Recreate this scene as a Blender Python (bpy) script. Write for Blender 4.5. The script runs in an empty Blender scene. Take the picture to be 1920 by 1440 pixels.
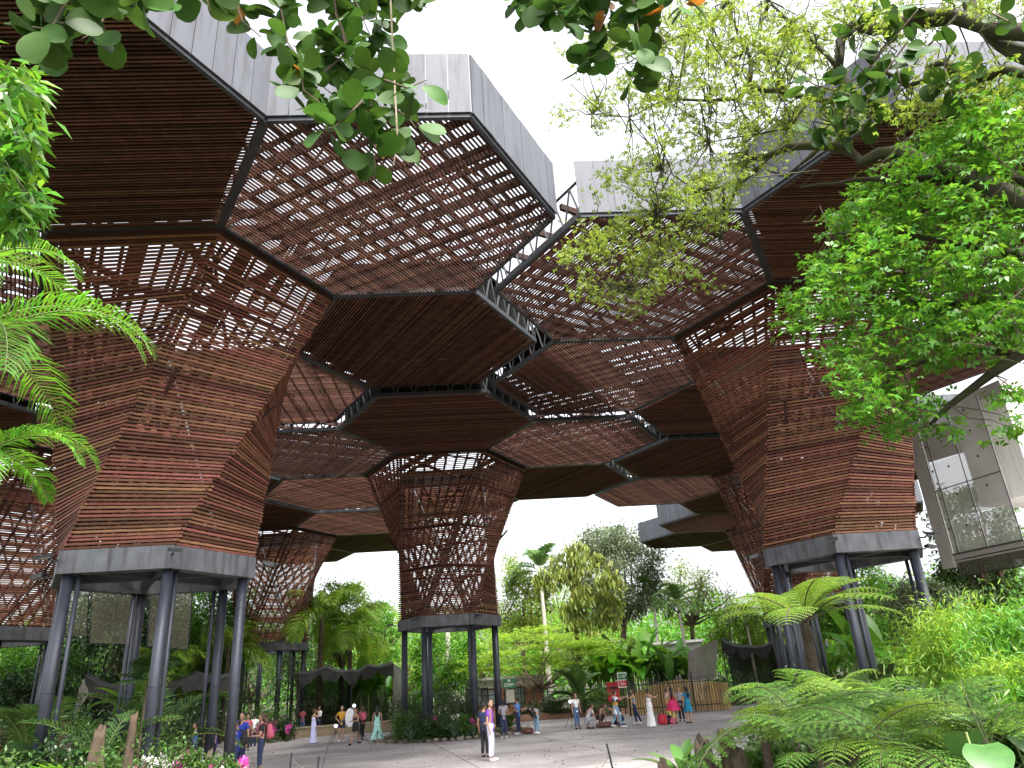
import bpy, math, random
import numpy as np
from mathutils import Matrix, Vector

random.seed(7)
rng = np.random.default_rng(7)
SC = bpy.context.scene
COL = SC.collection
R3 = math.sqrt(3.0)

# ------------------------------------------------------------------ camera
FPX, PITCH, ROLL, CAMZ = 1361.0, math.radians(22.4), math.radians(-3.672), 2.1
cF = np.array([0, math.cos(PITCH), math.sin(PITCH)])
_U0 = np.array([0, -math.sin(PITCH), math.cos(PITCH)])
_R0 = np.array([1.0, 0, 0])
cR = math.cos(ROLL) * _R0 + math.sin(ROLL) * _U0
cU = -math.sin(ROLL) * _R0 + math.cos(ROLL) * _U0
CO = np.array([0, 0, CAMZ])
cam_data = bpy.data.cameras.new('camera')
cam_data.sensor_width = 36.0
cam_data.lens = FPX / 1920 * 36.0
cam_data.clip_end = 2000
cam_data.clip_start = 0.05
cam = bpy.data.objects.new('camera', cam_data)
cam.matrix_world = Matrix(((cR[0], cU[0], -cF[0], CO[0]), (cR[1], cU[1], -cF[1], CO[1]),
                           (cR[2], cU[2], -cF[2], CO[2]), (0, 0, 0, 1)))
COL.objects.link(cam)
SC.camera = cam

# ------------------------------------------------------------------ light
SUN_EL, SUN_AZ = math.radians(60), math.radians(150)      # bright overcast, veiled sun high behind the viewer's right shoulder
world = bpy.data.worlds.new('World')
SC.world = world
world.use_nodes = True
wn = world.node_tree.nodes
wl = world.node_tree.links
bg = wn['Background']
sky = wn.new('ShaderNodeTexSky')
sky.sky_type = 'NISHITA'
sky.sun_disc = False
sky.sun_elevation = SUN_EL
sky.sun_rotation = SUN_AZ
sky.air_density = 1.0
sky.dust_density = 6.0
sky.ozone_density = 1.0
hs = wn.new('ShaderNodeHueSaturation')
hs.inputs['Saturation'].default_value = 0.22               # cloud cover takes the blue out
wl.new(sky.outputs[0], hs.inputs['Color'])
wl.new(hs.outputs[0], bg.inputs[0])
bg.inputs[1].default_value = 0.15
sun_d = bpy.data.lights.new('sun', 'SUN')
sun_d.energy = 1.5
sun_d.angle = math.radians(11)
sun_d.color = (1.0, 0.96, 0.9)
sun = bpy.data.objects.new('sun', sun_d)
_sd = Vector((math.sin(SUN_AZ) * math.cos(SUN_EL), math.cos(SUN_AZ) * math.cos(SUN_EL), math.sin(SUN_EL)))
sun.rotation_euler = _sd.to_track_quat('Z', 'Y').to_euler()
sun.location = (0, 0, 60)
COL.objects.link(sun)
SC.view_settings.view_transform = 'Standard'
SC.view_settings.look = 'None'
SC.view_settings.exposure = 2.05
SC.view_settings.gamma = 1.0
SC.view_settings.use_curve_mapping = False
SC.cycles.max_bounces = 8
SC.cycles.diffuse_bounces = 4
SC.cycles.transparent_max_bounces = 16
SC.cycles.use_denoising = True

# ------------------------------------------------------------------ pixel -> place (pixels of the 1920 x 1440 photograph)
def ray(x, y):
    return cF + cR * (x - 960) / FPX - cU * (y - 720) / FPX
def atz(x, y, z):                       # where the line of sight meets height z
    d = ray(x, y)
    return CO + d * ((z - CAMZ) / d[2])
def gp(x, y):
    return atz(x, y, 0.0)
def atd(x, y, dist):                    # point at a horizontal distance
    d = ray(x, y)
    return CO + d * (dist / math.hypot(d[0], d[1]))
def hor_y(x):                           # horizon row
    return 720 + (FPX * math.tan(PITCH)) / math.cos(ROLL) + (x - 960) * math.tan(ROLL)
def col(x, dist, z=0.0):                # on the column x seen at horizon height
    p = atd(x, hor_y(x), dist)
    return np.array([p[0], p[1], z])
def u2(deg):
    a = math.radians(deg)
    return np.array([math.cos(a), math.sin(a)])
def v3(p, z):
    return np.array([p[0], p[1], z])

# ------------------------------------------------------------------ object helpers
WLOC = {}
def link(o, parent=None, loc=(0, 0, 0)):
    COL.objects.link(o)
    loc = np.array(loc, float)
    WLOC[o.name] = loc
    if parent is not None:
        o.parent = parent
        o.location = loc - WLOC[parent.name]
    else:
        o.location = loc
    return o
def tag(o, label=None, cat=None, group=None, kind=None):
    if label: o['label'] = label
    if cat: o['category'] = cat
    if group: o['group'] = group
    if kind: o['kind'] = kind
    return o
def empty(name, loc, label=None, cat=None, group=None, parent=None):
    o = bpy.data.objects.new(name, None)
    o.empty_display_size = 0.3
    link(o, parent, loc)
    return tag(o, label, cat, group)
def mesh_np(name, V, F, mats, midx=None, smooth=False):
    """V (n,3); F list of index tuples or (m,k) array"""
    me = bpy.data.meshes.new(name)
    V = np.asarray(V, dtype=np.float32)
    if isinstance(F, np.ndarray):
        m, k = F.shape
        me.vertices.add(len(V)); me.vertices.foreach_set('co', V.ravel())
        me.loops.add(m * k); me.loops.foreach_set('vertex_index', F.astype(np.int32).ravel())
        me.polygons.add(m)
        me.polygons.foreach_set('loop_start', np.arange(0, m * k, k, dtype=np.int32))
        me.polygons.foreach_set('loop_total', np.full(m, k, dtype=np.int32))
        me.update(calc_edges=True)
    else:
        me.from_pydata([tuple(map(float, v)) for v in V], [], [tuple(map(int, f)) for f in F])
        me.update()
    for mm in (mats if isinstance(mats, (list, tuple)) else [mats]):
        me.materials.append(mm)
    if midx is not None:
        me.polygons.foreach_set('material_index', np.asarray(midx, dtype=np.int32))
    if smooth:
        me.polygons.foreach_set('use_smooth', np.ones(len(me.polygons), dtype=bool))
    me.update()
    return me
class MB:
    """collects shapes into one mesh"""
    def __init__(s):
        s.V, s.F, s.M, s.n = [], [], [], 0
    def raw(s, V, F, m=0):
        V = np.asarray(V, float)
        s.V.append(V)
        s.F += [tuple(i + s.n for i in f) for f in F]
        s.M += [m] * len(F)
        s.n += len(V)
        return s
    def box(s, c, ex, ey, ez, m=0):       # centre and three half vectors
        c, ex, ey, ez = (np.asarray(q, float) for q in (c, ex, ey, ez))
        V = [c + a * ex + b * ey + d * ez for d in (-1, 1) for b in (-1, 1) for a in (-1, 1)]
        return s.raw(V, [(0, 2, 3, 1), (4, 5, 7, 6), (0, 1, 5, 4), (2, 6, 7, 3), (0, 4, 6, 2), (1, 3, 7, 5)], m)
    def abox(s, lo, hi, m=0):
        lo, hi = np.array(lo, float), np.array(hi, float)
        c, e = (lo + hi) / 2, (hi - lo) / 2
        return s.box(c, (e[0], 0, 0), (0, e[1], 0), (0, 0, e[2]), m)
    def beam(s, p, q, w, h, up=(0, 0, 1), m=0):
        p, q = np.asarray(p, float), np.asarray(q, float)
        d = q - p; L = np.linalg.norm(d); d = d / L
        sd = np.cross(d, up); n = np.linalg.norm(sd)
        sd = np.array([1.0, 0, 0]) if n < 1e-6 else sd / n
        uu = np.cross(sd, d)
        return s.box((p + q) / 2, d * L / 2, sd * w / 2, uu * h / 2, m)
    def tube(s, pts, rad, n=8, m=0, caps=True):
        pts = [np.asarray(p, float) for p in pts]
        if np.isscalar(rad): rad = [rad] * len(pts)
        V, F = [], []
        ref = None
        for i, p in enumerate(pts):
            a = pts[max(i - 1, 0)]; b = pts[min(i + 1, len(pts) - 1)]
            d = b - a; d = d / (np.linalg.norm(d) + 1e-9)
            if ref is None:
                ref = np.array([1.0, 0, 0]) if abs(d[0]) < 0.9 else np.array([0, 1.0, 0])
            sx = ref - d * (ref @ d); sx = sx / (np.linalg.norm(sx) + 1e-9); ref = sx
            sy = np.cross(d, sx)
            for k in range(n):
                t = 2 * math.pi * k / n
                V.append(p + rad[i] * (math.cos(t) * sx + math.sin(t) * sy))
        for i in range(len(pts) - 1):
            for k in range(n):
                k2 = (k + 1) % n
                F.append((i * n + k, i * n + k2, (i + 1) * n + k2, (i + 1) * n + k))
        if caps:
            F.append(tuple(range(n - 1, -1, -1)))
            F.append(tuple((len(pts) - 1) * n + k for k in range(n)))
        return s.raw(V, F, m)
    def ball(s, c, r, nu=8, nv=6, m=0):
        r = np.array([r, r, r], float) if np.isscalar(r) else np.array(r, float)
        c = np.asarray(c, float)
        V = [c + r * np.array([0, 0, -1])]
        for j in range(1, nv):
            t = -math.pi / 2 + math.pi * j / nv
            for i in range(nu):
                a = 2 * math.pi * i / nu
                V.append(c + r * np.array([math.cos(t) * math.cos(a), math.cos(t) * math.sin(a), math.sin(t)]))
        V.append(c + r * np.array([0, 0, 1]))
        F = [(0, 1 + (i + 1) % nu, 1 + i) for i in range(nu)]
        for j in range(nv - 2):
            for i in range(nu):
                a = 1 + j * nu
                F.append((a + i, a + (i + 1) % nu, a + nu + (i + 1) % nu, a + nu + i))
        a = 1 + (nv - 2) * nu
        F += [(a + i, a + (i + 1) % nu, len(V) - 1) for i in range(nu)]
        return s.raw(V, F, m)
    def prism(s, poly, z0, z1, m=0):
        n = len(poly)
        V = [v3(p, z0) for p in poly] + [v3(p, z1) for p in poly]
        F = [tuple(range(n - 1, -1, -1)), tuple(range(n, 2 * n))]
        F += [(i, (i + 1) % n, n + (i + 1) % n, n + i) for i in range(n)]
        return s.raw(V, F, m)
    def build(s, name, mats, parent=None, loc=None, smooth=False):
        V = np.concatenate(s.V) if s.V else np.zeros((0, 3))
        if loc is None:
            loc = WLOC[parent.name] if parent is not None else (V.min(0) + V.max(0)) / 2 * np.array([1, 1, 0]) + np.array([0, 0, V[:, 2].min()])
        loc = np.array(loc, float)
        me = mesh_np(name, V - loc, s.F, mats, s.M, smooth)
        return link(bpy.data.objects.new(name, me), parent, loc)
def copy_tree(o, parent=None):
    c = o.copy()
    COL.objects.link(c)
    c.parent = parent
    for ch in o.children:
        copy_tree(ch, c)
    return c
def place(proto, first, loc, rz=0.0, sc=1.0, label=None, group=None, tilt=None):
    """first use moves the prototype itself, later uses copy it"""
    o = proto if first else copy_tree(proto)
    o.location = tuple(loc)
    o.rotation_euler = (tilt[0], tilt[1], rz) if tilt else (0, 0, rz)
    o.scale = (sc, sc, sc)
    if label: o['label'] = label
    if group: o['group'] = group
    return o

# ------------------------------------------------------------------ materials
MATS = {}
def mat(name, c, rough=0.6, metal=0.0, var=0.0, hue=0.0, nscale=0.0, namt=0.0, stretch=(1, 1, 1),
        transl=0.0, alpha=1.0, bump=0.0, spec=0.5, emit=None, c2=None, dirt=None):
    m = bpy.data.materials.new(name)
    m.use_nodes = True
    nt = m.node_tree; N = nt.nodes; L = nt.links
    b = N['Principled BSDF']; out = N['Material Output']
    b.inputs['Roughness'].default_value = rough
    b.inputs['Metallic'].default_value = metal
    b.inputs['Specular IOR Level'].default_value = spec
    rgb = N.new('ShaderNodeRGB'); rgb.outputs[0].default_value = (*c, 1)
    cur = rgb.outputs[0]
    tc = N.new('ShaderNodeNewGeometry')
    if nscale or bump:
        mp = N.new('ShaderNodeMapping'); mp.inputs['Scale'].default_value = stretch
        L.new(tc.outputs['Position'], mp.inputs[0])
        nz = N.new('ShaderNodeTexNoise'); nz.inputs['Scale'].default_value = nscale or 4
        nz.inputs['Detail'].default_value = 5
        L.new(mp.outputs[0], nz.inputs['Vector'])
    if c2 is not None:
        rp = N.new('ShaderNodeValToRGB')
        rp.color_ramp.elements[0].position = 0.42; rp.color_ramp.elements[1].position = 0.62
        L.new(nz.outputs['Fac'], rp.inputs[0])
        mx = N.new('ShaderNodeMix'); mx.data_type = 'RGBA'
        L.new(rp.outputs[0], mx.inputs[0]); L.new(cur, mx.inputs[6]); mx.inputs[7].default_value = (*c2, 1)
        cur = mx.outputs[2]
    elif namt:
        mr = N.new('ShaderNodeMapRange')
        mr.inputs[1].default_value = 0.25; mr.inputs[2].default_value = 0.75
        mr.inputs[3].default_value = 1 - namt; mr.inputs[4].default_value = 1 + namt
        L.new(nz.outputs['Fac'], mr.inputs[0])
        h2 = N.new('ShaderNodeHueSaturation')
        L.new(mr.outputs[0], h2.inputs['Value']); L.new(cur, h2.inputs['Color'])
        cur = h2.outputs[0]
    if var or hue:
        oi = N.new('ShaderNodeObjectInfo')
        ad = N.new('ShaderNodeMath'); ad.operation = 'ADD'
        L.new(oi.outputs['Random'], ad.inputs[0]); L.new(tc.outputs['Random Per Island'], ad.inputs[1])
        fr = N.new('ShaderNodeMath'); fr.operation = 'FRACT'; L.new(ad.outputs[0], fr.inputs[0])
        m7 = N.new('ShaderNodeMath'); m7.operation = 'MULTIPLY'; m7.inputs[1].default_value = 7.13
        L.new(fr.outputs[0], m7.inputs[0])
        f2 = N.new('ShaderNodeMath'); f2.operation = 'FRACT'; L.new(m7.outputs[0], f2.inputs[0])
        r1 = N.new('ShaderNodeMapRange'); r1.inputs[3].default_value = 1 - var; r1.inputs[4].default_value = 1 + var
        L.new(fr.outputs[0], r1.inputs[0])
        r2 = N.new('ShaderNodeMapRange'); r2.inputs[3].default_value = 0.5 - hue; r2.inputs[4].default_value = 0.5 + hue
        L.new(f2.outputs[0], r2.inputs[0])
        h3 = N.new('ShaderNodeHueSaturation')
        L.new(r1.outputs[0], h3.inputs['Value']); L.new(r2.outputs[0], h3.inputs['Hue']); L.new(cur, h3.inputs['Color'])
        cur = h3.outputs[0]
    if dirt is not None:                       # streaks that run down from above
        mp2 = N.new('ShaderNodeMapping'); mp2.inputs['Scale'].default_value = (3, 3, 0.35)
        L.new(tc.outputs['Position'], mp2.inputs[0])
        n2 = N.new('ShaderNodeTexNoise'); n2.inputs['Scale'].default_value = 2.2; n2.inputs['Detail'].default_value = 6
        L.new(mp2.outputs[0], n2.inputs['Vector'])
        r3 = N.new('ShaderNodeValToRGB'); r3.color_ramp.elements[0].position = 0.48; r3.color_ramp.elements[1].position = 0.72
        L.new(n2.outputs['Fac'], r3.inputs[0])
        mm = N.new('ShaderNodeMix'); mm.data_type = 'RGBA'
        L.new(r3.outputs[0], mm.inputs[0]); L.new(cur, mm.inputs[6]); mm.inputs[7].default_value = (*dirt, 1)
        cur = mm.outputs[2]
    L.new(cur, b.inputs['Base Color'])
    if bump:
        bp = N.new('ShaderNodeBump'); bp.inputs['Strength'].default_value = bump; bp.inputs['Distance'].default_value = 0.02
        L.new(nz.outputs['Fac'], bp.inputs['Height']); L.new(bp.outputs[0], b.inputs['Normal'])
    sh = b.outputs[0]
    if transl:
        tr = N.new('ShaderNodeBsdfTranslucent')
        hh = N.new('ShaderNodeHueSaturation'); hh.inputs['Value'].default_value = 1.3; hh.inputs['Hue'].default_value = 0.485
        L.new(cur, hh.inputs['Color']); L.new(hh.outputs[0], tr.inputs[0])
        ms = N.new('ShaderNodeMixShader'); ms.inputs[0].default_value = transl
        L.new(sh, ms.inputs[1]); L.new(tr.outputs[0], ms.inputs[2]); sh = ms.outputs[0]
    if alpha < 1:
        tp = N.new('ShaderNodeBsdfTransparent')
        ms = N.new('ShaderNodeMixShader'); ms.inputs[0].default_value = alpha
        L.new(tp.outputs[0], ms.inputs[1]); L.new(sh, ms.inputs[2]); sh = ms.outputs[0]
    if emit:
        b.inputs['Emission Color'].default_value = (*c, 1); b.inputs['Emission Strength'].default_value = emit
    L.new(sh, out.inputs['Surface'])
    MATS[name] = m
    return m
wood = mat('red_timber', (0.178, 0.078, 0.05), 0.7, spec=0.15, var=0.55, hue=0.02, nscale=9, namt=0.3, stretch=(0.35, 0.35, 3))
wood_canopy_shade = mat('shade_toned_timber', (0.105, 0.049, 0.035), 0.7, spec=0.15, var=0.5, hue=0.015, nscale=9, namt=0.3, stretch=(0.35, 0.35, 3))  # red timber for petal slats, with the shade under the canopy put into its colour
wood_dark = mat('dark_timber', (0.05, 0.024, 0.02), 0.75, spec=0.15, var=0.25, nscale=5, namt=0.2)
steel_dark = mat('dark_steel', (0.05, 0.055, 0.065), 0.45, 0.3, nscale=3, namt=0.2)
steel_leg = mat('painted_grey_steel', (0.042, 0.048, 0.066), 0.45, 0.2, nscale=2.5, namt=0.2, dirt=(0.028, 0.03, 0.036))
steel_ring = mat('weathered_ring_steel', (0.12, 0.125, 0.14), 0.55, 0.2, nscale=2.5, namt=0.3, dirt=(0.055, 0.053, 0.055))
steel_truss = mat('truss_steel', (0.06, 0.063, 0.066), 0.5, 0.3)
zinc = mat('zinc_sheet', (0.092, 0.097, 0.115), 0.65, 0.1, var=0.1, nscale=1.2, namt=0.08, dirt=(0.058, 0.06, 0.068))
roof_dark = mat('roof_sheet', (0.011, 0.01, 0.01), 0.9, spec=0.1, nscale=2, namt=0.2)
# ------------------------------------------------------------------ the flower-shaped timber canopies
TH = 3.43
S = 4.335                                     # side of a hexagonal petal
DH = S * R3
AP = DH / 2
UNIT = {}
def unit_mesh(m):
    if m.name not in UNIT:
        UNIT[m.name] = mesh_np('slat', [(x, y, z) for z in (-.5, .5) for y in (-.5, .5) for x in (-.5, .5)],
                       [(0, 2, 3, 1), (4, 5, 7, 6), (0, 1, 5, 4), (2, 6, 7, 3), (0, 4, 6, 2), (1, 3, 7, 5)], m)
    return UNIT[m.name]
def slat_obj(parent, c, ex, ey, ez, m):           # full vectors
    o = bpy.data.objects.new('slat', unit_mesh(m))
    COL.objects.link(o)
    o.parent = parent
    c = np.asarray(c, float) - WLOC[parent.name]
    o.matrix_basis = Matrix(((ex[0], ey[0], ez[0], c[0]), (ex[1], ey[1], ez[1], c[1]), (ex[2], ey[2], ez[2], c[2]), (0, 0, 0, 1)))
CELLS = []
TREES = {}
def flower_tree(key, cx, cy, H, ring=(5.05, 5.58), label='', opaque=(273, 33), half=(), single=(), faces=(), detail=2, scale_slats=1.0, cover=0.055):
    TREES[key] = dict(c=np.array([cx, cy]), H=H, ring=ring, label=label, opaque=opaque, half=half, single=single, faces=faces, detail=detail, ss=scale_slats, cover=cover)
    for k in range(6):
        CELLS.append((key, np.array([cx, cy]) + u2(TH + 30 + 60 * k) * DH, H))
    CELLS.append((key, np.array([cx, cy]), H))
def near_ang(a, lst):
    return any(abs((a - b + 180) % 360 - 180) < 8 for b in lst)
def cx_(c): return c[0] * 3 + c[1]
def build_tree(key):
    T = TREES[key]; c = T['c']; H = T['H']; det = T['detail']
    root = empty('canopy_tower', v3(c, 0), T['label'], 'timber canopy', 'flower shaped canopy towers')
    rest = MB(); count = [0]
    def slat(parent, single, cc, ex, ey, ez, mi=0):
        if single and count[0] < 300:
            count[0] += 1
            slat_obj(parent, cc, ex, ey, ez, (wood, wood_canopy_shade)[mi])
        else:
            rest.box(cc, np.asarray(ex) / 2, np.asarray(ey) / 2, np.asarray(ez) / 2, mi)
    pitch = 0.091 * T['ss']
    # trunk faces first: they show largest
    r_b, r_t = 2.5, S - 0.06
    z0, z1 = T['ring'][1], H - 0.03
    for k in range(6):
        aA = TH + 60 * k
        aB = aA + 60
        bA, bB = v3(c + u2(aA - 60) * r_b, z0), v3(c + u2(aB - 60) * r_b, z0)
        tA, tB = v3(c + u2(aA) * r_t, z1), v3(c + u2(aB) * r_t, z1)
        single = near_ang(aA - 60, T['faces'])
        mid = (bA + bB + tA + tB) / 4
        m = MB()
        nb = 8 if det >= 1 else 5
        ctr = v3(c, 0)
        for j in range(nb):
            f = (j + 0.5) / nb
            p, q = bA + (bB - bA) * f, tA + (tB - tA) * f
            ip = (ctr - p) * np.array([1, 1, 0]); ip /= np.linalg.norm(ip)
            iq = (ctr - q) * np.array([1, 1, 0]); iq /= np.linalg.norm(iq)
            m.beam(p + ip * 0.07, q + iq * 0.07, 0.06, 0.09, up=ip)
        if det >= 1:
            for (f0, f1, s0, s1) in ((0.05, 0.95, 0, 0.55), (0.95, 0.05, 0, 0.55), (0.05, 0.95, 0.5, 1.0), (0.95, 0.1, 0.5, 1.0)):
                P = lambda f, t: (bA + (bB - bA) * f) * (1 - t) + (tA + (tB - tA) * f) * t
                a, b = P(f0, s0), P(f1, s1)
                ia = (ctr - a) * np.array([1, 1, 0]); ia /= np.linalg.norm(ia)
                m.tube([a + ia * 0.7, b + ia * 0.7], 0.05, 6)
            for t in (0.3, 0.55, 0.8):
                a, b = P(0, t), P(1, t)
                ia = (ctr - (a + b) / 2) * np.array([1, 1, 0]); ia /= np.linalg.norm(ia)
                m.beam(a + ia * 0.16, b + ia * 0.16, 0.1, 0.12)
        e_ = (ctr - (tA + tB) / 2) * np.array([1, 1, 0]); e_ /= np.linalg.norm(e_)
        m.beam(tA + e_ * 0.01 + (0, 0, 0.0), tB + e_ * 0.01 + (0, 0, 0.0), 0.1, 0.2)
        face = m.build('trunk_face', wood_dark, root, loc=mid)
        n = int((z1 - z0) / pitch)
        for i in range(n):
            t = (i + 0.5) / n
            a = bA + (tA - bA) * t; b = bB + (tB - bB) * t
            d = b - a; L = np.linalg.norm(d); d = d / L
            a = a - d * random.uniform(-0.02, 0.09); b = b + d * random.uniform(-0.02, 0.09)
            L = np.linalg.norm(b - a)
            nrm = np.cross(d, (0, 0, 1)); nrm /= np.linalg.norm(nrm)
            tl = random.uniform(-0.006, 0.006)
            slat(face, single, (a + b) / 2 + (0, 0, tl) + nrm * random.uniform(-0.008, 0.008), d * L, nrm * 0.045, np.array([0, 0, T['cover']]))
        iA = (v3(c, z0) - bA) / np.linalg.norm(v3(c, z0) - bA); jA = (v3(c, z1) - tA) / np.linalg.norm(v3(c, z1) - tA)
        edge = MB().tube([bA + iA * 0.17, tA + jA * 0.17], 0.075, 8).build('corner_post', steel_dark, root)
    # open upper deck over the trunk
    m = MB(); rg_ = random.Random(int(abs(cx_(c))))
    for q in range(22 if det >= 0 else 10):
        ea = TH + 60 * rg_.randrange(3) + rg_.choice((0, 0, 30))
        nn_, tt_ = v3(u2(ea + 90), 0), v3(u2(ea), 0)
        v = rg_.uniform(-0.85, 0.85) * AP
        hl = S - abs(v) / R3 - 0.2
        if (ea - TH) % 60 > 1: hl = min(hl, AP - 0.3)
        m.box(v3(c, H + 0.55 + 0.07 * q) + nn_ * v, tt_ * hl, nn_ * rg_.uniform(0.04, 0.2), (0, 0, 0.03))
    m.build('trunk_deck', wood_dark, root)
    # petals
    for k in range(6):
        ang = TH + 30 + 60 * k
        n2 = u2(ang); t2 = u2(ang + 90)
        pc = c + n2 * DH
        nn, tt = v3(n2, 0), v3(t2, 0)
        C3 = v3(pc, H)
        op = near_ang(ang, T['opaque']); hf = near_ang(ang, T['half'])
        single = near_ang(ang, T['single'])
        m = MB()
        for i in range(-8, 9):                       # joists
            o = i * 0.52
            hl = AP if abs(o) <= S / 2 else (S - abs(o)) * R3
            hl -= 0.08
            if hl > 0.2:
                m.box(C3 + tt * o + (0, 0, 0.125), nn * hl, tt * 0.027, (0, 0, 0.07))
        if not op:                                   # wider boards on the upper deck
            i = 0
            v = -AP + 0.5
            while v < AP - 0.3:
                hl = S - abs(v) / R3 - 0.15
                m.box(C3 + nn * v + (0, 0, 1.05), nn * random.uniform(0.03, 0.1), tt * hl, (0, 0, 0.03))
                v += random.uniform(0.42, 0.72)
            for o in (-2.6, -1.3, 0, 1.3, 2.6):
                hl = (AP if abs(o) <= S / 2 else (S - abs(o)) * R3) - 0.1
                m.box(C3 + tt * o + (0, 0, 0.9), nn * hl, tt * 0.05, (0, 0, 0.09))
                for q in np.arange(-hl, hl - 1.2, 1.3):
                    m.tube([C3 + tt * o + nn * q + (0, 0, 0.2), C3 + tt * o + nn * (q + 0.65) + (0, 0, 0.85), C3 + tt * o + nn * (q + 1.3) + (0, 0, 0.2)], 0.035, 5)
        panel = m.build('canopy_petal', wood_dark, root, loc=C3)
        fr = MB()
        for j in range(6):
            p = v3(pc + u2(TH + 60 * j) * (S - 0.06), H + 0.07); q = v3(pc + u2(TH + 60 * j + 60) * (S - 0.06), H + 0.07)
            fr.beam(p, q, 0.1, 0.15)
        fr.build('petal_frame', steel_dark, panel)
        if op or hf:
            pts = [u2(TH + 60 * j) * (S - 0.12) for j in range(6)]
            if hf:
                pts = [n2 * (AP - 0.1) * a + t2 * b for a, b in ((0.35, -S * 0.8), (0.35, S * 0.8), (1, S / 2), (1, -S / 2))] if hf == 'o' else \
                      [p for p in [n2 * 0.0 - t2 * (S - .2), n2 * (AP - .1) - t2 * (S / 2), n2 * (AP - .1) + t2 * (S / 2), t2 * (S - .2)]]
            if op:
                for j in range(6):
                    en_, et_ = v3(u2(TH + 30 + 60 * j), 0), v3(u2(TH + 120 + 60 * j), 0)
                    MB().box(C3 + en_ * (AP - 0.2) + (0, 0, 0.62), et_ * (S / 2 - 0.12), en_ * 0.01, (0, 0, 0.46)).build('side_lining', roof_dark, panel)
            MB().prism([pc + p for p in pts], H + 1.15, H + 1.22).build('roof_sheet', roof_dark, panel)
        n = int((2 * AP - 0.2) / (0.1 * T['ss']))
        for i in range(n):
            v = -AP + 0.1 + (i + 0.5) * (2 * AP - 0.2) / n
            hl = S - abs(v) / R3 - 0.07
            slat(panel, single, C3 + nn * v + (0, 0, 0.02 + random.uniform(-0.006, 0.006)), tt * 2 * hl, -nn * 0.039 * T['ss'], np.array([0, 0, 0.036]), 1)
        # edges: zinc fascia where nothing follows, open truss along the slots
        for j in range(6):
            ea = TH + 30 + 60 * j
            nb_c = pc + u2(ea) * DH
            if any(ky == key and np.linalg.norm(nb_c - cc) < 1.5 for ky, cc, hh in CELLS):
                continue
            en, et = v3(u2(ea), 0), v3(u2(ea + 90), 0)
            if any(ky != key and np.linalg.norm(nb_c - cc) < 2.5 for ky, cc, hh in CELLS):
                tm = MB()
                e0 = C3 + en * (AP - 0.05) + (0, 0, 0.03)
                tm.tube([e0 - et * S / 2, e0 + et * S / 2], 0.04, 7)
                tm.tube([e0 - et * S / 2 + (0, 0, 1.1), e0 + et * S / 2 + (0, 0, 1.1)], 0.04, 7)
                nw = 6
                for w in range(nw):
                    a = e0 + et * (-S / 2 + S * w / nw); b = e0 + et * (-S / 2 + S * (w + 0.5) / nw) + (0, 0, 1.1); d = e0 + et * (-S / 2 + S * (w + 1) / nw)
                    tm.tube([a, b], 0.03, 5); tm.tube([b, d], 0.03, 5)
                tm.build('edge_truss', steel_truss, panel)
            elif det >= 0:
                npn = 9
                w = S / npn
                for q in range(npn):
                    pcn = C3 + en * (AP + 0.03 + random.uniform(-0.006, 0.006)) + et * (-S / 2 + (q + 0.5) * w) + (0, 0, 0.92)
                    MB().box(pcn, et * (w / 2 - 0.007), en * 0.02, (0, 0, 0.83)).build('fascia_panel', zinc, panel)
    # ring beam, legs, floodlights
    zr0, zr1 = T['ring']
    m = MB()
    ro, ri = 2.58, 2.15
    for j in range(6):
        a0, a1 = TH + 60 * j, TH + 60 * j + 60
        P = [c + u2(a0) * ro, c + u2(a1) * ro, c + u2(a1) * ri, c + u2(a0) * ri]
        V = [v3(p, zr0) for p in P] + [v3(p, zr1) for p in P]
        m.raw(V, [(0, 1, 5, 4), (2, 3, 7, 6), (3, 2, 1, 0), (4, 5, 6, 7)])
    m.build('ring_beam', steel_ring, root)
    m = MB()
    for j in range(3):
        a0 = TH + 60 * j
        m.beam(v3(c + u2(a0) * 2.2, zr0 + 0.2), v3(c - u2(a0) * 2.2, zr0 + 0.2), 0.14, 0.22)
    m.build('ring_tie_beam', steel_dark, root)
    for j in range(6):
        a0 = TH + 60 * j
        p = c + u2(a0) * 2.27
        leg = MB().tube([v3(p, -0.2), v3(p, zr0 + 0.04)], 0.125, 14).tube([v3(p, 2.5), v3(p, 2.53)], 0.129, 14).build('leg', steel_leg, root, smooth=False)
        for poly in leg.data.polygons: poly.use_smooth = len(poly.vertices) == 4
        p2 = c + u2(a0 + 5.5) * 2.14
        dp = MB().tube([v3(p2, -0.2), v3(p2, zr0 + 0.1)], 0.055, 8).build('downpipe', steel_leg, root, smooth=True)
        if det >= 1:
            q = v3(c + u2(a0) * 2.58, zr0 + 0.3); o = v3(u2(a0), 0); sd = v3(u2(a0 + 90), 0)
            f = MB()
            f.tube([q, q + o * 0.12 + (0, 0, -0.02), q + o * 0.24 + (0, 0, 0.03)], 0.025, 6)
            up = np.array([0, 0, 1.0]) * 0.95 + o * 0.3
            f.box(q + o * 0.36 + (0, 0, 0.05), sd * 0.13, (o - (0, 0, 0.25)) * 0.15, up * 0.035)
            f.box(q + o * 0.36 + (0, 0, 0.01), sd * 0.11, (o - (0, 0, 0.25)) * 0.12, up * 0.012, m=1)
            f.build('floodlight', [steel_dark, MATS['glass_dull']], root)
    if rest.n:
        o = rest.build('timber_slats', [wood, wood_canopy_shade], root)
        o['kind'] = 'stuff'
    return root
mat('glass_dull', (0.3, 0.32, 0.34), 0.15)
LC, RC, CC = np.array([-9.601, 19.135]), np.array([10.238, 23.844]), np.array([-3.873, 37.992])
W1, W2 = 20.05 * u2(13.6), 20.05 * u2(73.6)
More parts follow.
